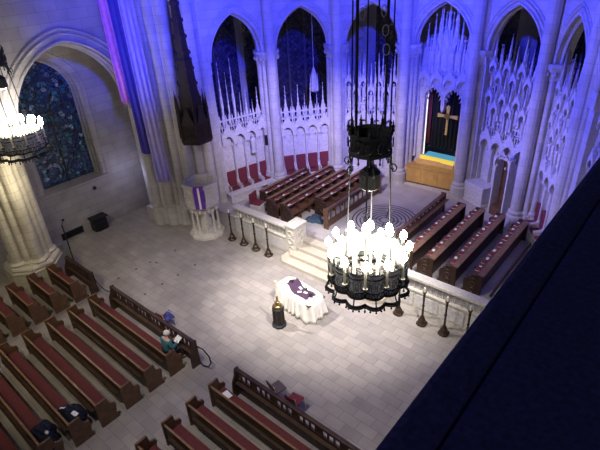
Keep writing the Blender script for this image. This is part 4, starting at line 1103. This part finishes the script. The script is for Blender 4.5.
mb.lathe(0, 0, ((.30, ZU-.02), (.345, ZU), (.345, ZU+.05), (.32, ZU+.07), (.32, ZU+.28), (.35, ZU+.30), (.35, ZU+.34), (.31, ZU+.35), (.29, ZU+.30), (.29, ZU), (.30, ZU-.02)), 24)
for k in range(12):
    a = 2*PI*k/12
    mb.frustum(.34*cos(a), .34*sin(a), ZU+.34, ZU+.52, .03, .004); mb.blob((.345*cos(a), .345*sin(a), ZU+.42), (.03, .03, .025), 6, 4)
    mb.tube([(.35*cos(a)-.05*cos(t)*sin(a), .35*sin(a)+.05*cos(t)*cos(a), ZU+.17+.08*sin(t)) for t in [2*PI*q/8 for q in range(8)]], .010, 4, True)
    mb.lathe(.33*cos(a), .33*sin(a), ((.0, ZU-.14), (.02, ZU-.1), (.008, ZU-.05), (.02, ZU)), 6)
mb.build('crown_ring', 'iron', ch)
for k in range(6):
    a = 2*PI*k/6+.2
    mb = MB(); s0 = [(.34*cos(a), .34*sin(a), ZU)]
    for q in range(14):
        t = q/13; ang = -PI/2+t*2.2*PI; rr = .075*(1-t*.6)
        s0.append(((.36+.02+rr*cos(ang))*cos(a), (.36+.02+rr*cos(ang))*sin(a), ZU-.20+rr*sin(ang)))
    mb.tube(s0, .012, 5); mb.build('crown_scroll', 'iron', ch)
mb = MB(); mb.lathe(0, 0, ((.15, ZU-.62), (.17, ZU-.60), (.17, ZU-.35), (.10, ZU-.28), (.03, ZU-.22), (.02, ZU+.3)), 16); mb.build('downlight_can', 'iron', ch)
MB().lathe(0, 0, ((.10, ZU-.645), (.10, ZU-.625)), 14).build('downlight_lens', 'bulb', ch)
MB().box(-.33, .33, -.015, .015, ZU+.1, ZU+.13).box(-.015, .015, -.33, .33, ZU+.1, ZU+.13).build('crown_cross', 'iron', ch)
for k in range(6):
    a = PI/3*k+.3
    MB().tube([(.31*cos(a), .31*sin(a), ZU+.1), (.26*cos(a), .26*sin(a), 9.0)], .024 if k % 3 == 1 else .013, 6).build('hanging_rod', 'iron', ch)
for zz in (3.95, 4.2, 4.45):
    for k in range(2):
        a = PI*k+zz
        MB().tube([(.20*cos(a)+.05*cos(t)*cos(a), .20*sin(a)+.05*cos(t)*sin(a), zz+.075*sin(t)) for t in [2*PI*q/12 for q in range(12)]], .009, 5, True).build('rod_scroll', 'iron_grey', ch)
ch.location = (-3.90, 6.10, 6.72); ch['label'] = 'black iron candle chandelier blazing before the chancel steps at centre'
ch2 = dup(ch, (-18.75, 6.0, 6.17), .4, 'black iron candle chandelier hanging by the buff pillar at far left', 1.2)

# ------------------------------------------------------------------ gallery parapet at the viewer
gpz = 11.1
gl = thing('gallery_parapet', 'stone gallery parapet with blue shade in its colour running diagonally at lower right', 'parapet', (0, 0, 0))
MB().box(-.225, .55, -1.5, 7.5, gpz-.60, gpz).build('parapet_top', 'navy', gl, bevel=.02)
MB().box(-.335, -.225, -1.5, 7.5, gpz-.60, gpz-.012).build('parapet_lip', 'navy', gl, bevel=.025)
struct(MB().box(-.30, .5, -1.5, 7.5, 0, gpz-.61).build('wall_right', 'stone_grey'), 'stone arcade wall under the gallery parapet', 'wall')

# ------------------------------------------------------------------ lights
def look(o, t): o.rotation_euler = (Vector(t)-o.location).to_track_quat('-Z', 'Y').to_euler()
def spot(name, loc, tgt, power, col, ang, blend=.6, rad=.25):
    l = bpy.data.lights.new(name, 'SPOT'); l.energy = power; l.color = col; l.spot_size = math.radians(ang); l.spot_blend = blend; l.shadow_soft_size = rad
    o = bpy.data.objects.new(name, l); COL.objects.link(o); o.location = loc; look(o, tgt); return o
def point(name, loc, power, col, rad=.3):
    l = bpy.data.lights.new(name, 'POINT'); l.energy = power; l.color = col; l.shadow_soft_size = rad
    o = bpy.data.objects.new(name, l); COL.objects.link(o); o.location = loc; return o
WARM = (1, .90, .74); BLUE = (.03, .04, 1.0); TAN = (1, .88, .60); PALE = (1, .85, .97)
point('chandelier_light', (-3.90, 6.10, 7.75), 300, WARM, .4)
point('chandelier_light', (-18.5, 5.6, 4.8), 115, (1, .90, .62), .4)
point('nave_fill', (-12.0, -1.5, 6.0), 120, TAN, .5)  # unseen fill in place of nave chandeliers that are not built
spot('pew_fill', (-9.0, -2.5, 15), (-17.5, 4.0, 0), 3200, TAN, 44, 1)  # unseen spot added to brighten the left pews
point('aisle_fill', (-21.2, 11.4, 2.6), 32, (.62, .60, 1), .5)  # no fixture: added to give the lavender bounce on the aisle wall
spot('crossing_spot', (-18.5, 7.0, 16), (-9.4, 12.0, 0), 17500, (1, .95, .89), 31, 1)
spot('crossing_spot', (-1.0, 7.5, 16), (-9.6, 12.0, 0), 17500, (1, .95, .89), 34, 1)
spot('nave_floor_fill', (-8.0, 1.0, 17), (-7.6, 8.8, 0), 4400, (1, .93, .88), 64, 1)  # unseen spot added to lift the near floor
spot('left_floor_fill', (-4.0, 3.0, 16), (-13.8, 9.8, 0), 7500, (1, .93, .88), 29, 1)  # unseen spot added to lift the floor at left
spot('blue_flood', (-18.0, 6.0, 16), (-5.0, 20.0, 10.6), 32000, BLUE, 54, .8)
spot('blue_flood', (-2.5, 6.0, 16), (-14.5, 18.5, 10.6), 31000, BLUE, 54, .8)
spot('blue_flood', (-4.0, 5.5, 15), (-19.6, 12.4, 11.0), 17000, BLUE, 36, .8)
spot('chancel_fill', (-10.0, 10.0, 16), (-10.05, 17.4, .8), 1700, PALE, 44, 1)  # unseen fill added over the chancel floor
spot('chancel_fill', (-7.5, 10.0, 10.5), (-16.8, 17.4, 2.8), 4800, PALE, 44, 1)  # this and the next two: unseen spots added for the lower apse walls
spot('chancel_fill', (-12.5, 10.0, 10.5), (-5.0, 18.8, 2.8), 2600, PALE, 42, 1)
spot('chancel_fill', (-10.0, 9.5, 10.5), (-12.5, 20.5, 2.8), 4600, PALE, 38, 1)
spot('altar_fill', (-9.5, 13.5, 12.5), (-9.9, 22.0, 3.0), 500, (1, .84, .60), 17, .6, .1)  # unseen warm spot added for the altar and cross
point('gallery_fill', (2.0, -3.0, 14.0), 60, (.6, .65, 1), .3)  # unseen light added only to brighten the parapet
w = bpy.data.worlds.new('World'); S.world = w; w.use_nodes = True
w.node_tree.nodes['Background'].inputs[0].default_value = (.58, .54, .85, 1); w.node_tree.nodes['Background'].inputs[1].default_value = .045

# ------------------------------------------------------------------ camera
yaw, pit, rol, F = .732003, .522613, -.059345, 482.158
f = Vector((-sin(yaw)*cos(pit), cos(yaw)*cos(pit), -sin(pit))); rt = Vector((cos(yaw), sin(yaw), 0)); up = rt.cross(f)
r2 = cos(rol)*rt+sin(rol)*up; u2 = -sin(rol)*rt+cos(rol)*up
cam = bpy.data.cameras.new('Camera'); co = bpy.data.objects.new('Camera', cam); COL.objects.link(co)
cam.sensor_width = 36; cam.lens = F/600*36; cam.clip_start = .05; cam.clip_end = 200
co.matrix_world = Matrix(((r2.x, u2.x, -f.x, 0), (r2.y, u2.y, -f.y, 0), (r2.z, u2.z, -f.z, 12.), (0, 0, 0, 1)))
S.camera = co
S.view_settings.view_transform = 'Standard'; S.view_settings.look = 'None'; S.view_settings.gamma = 1; S.view_settings.exposure = 0
S.view_settings.use_curve_mapping = False
S.cycles.use_denoising = True
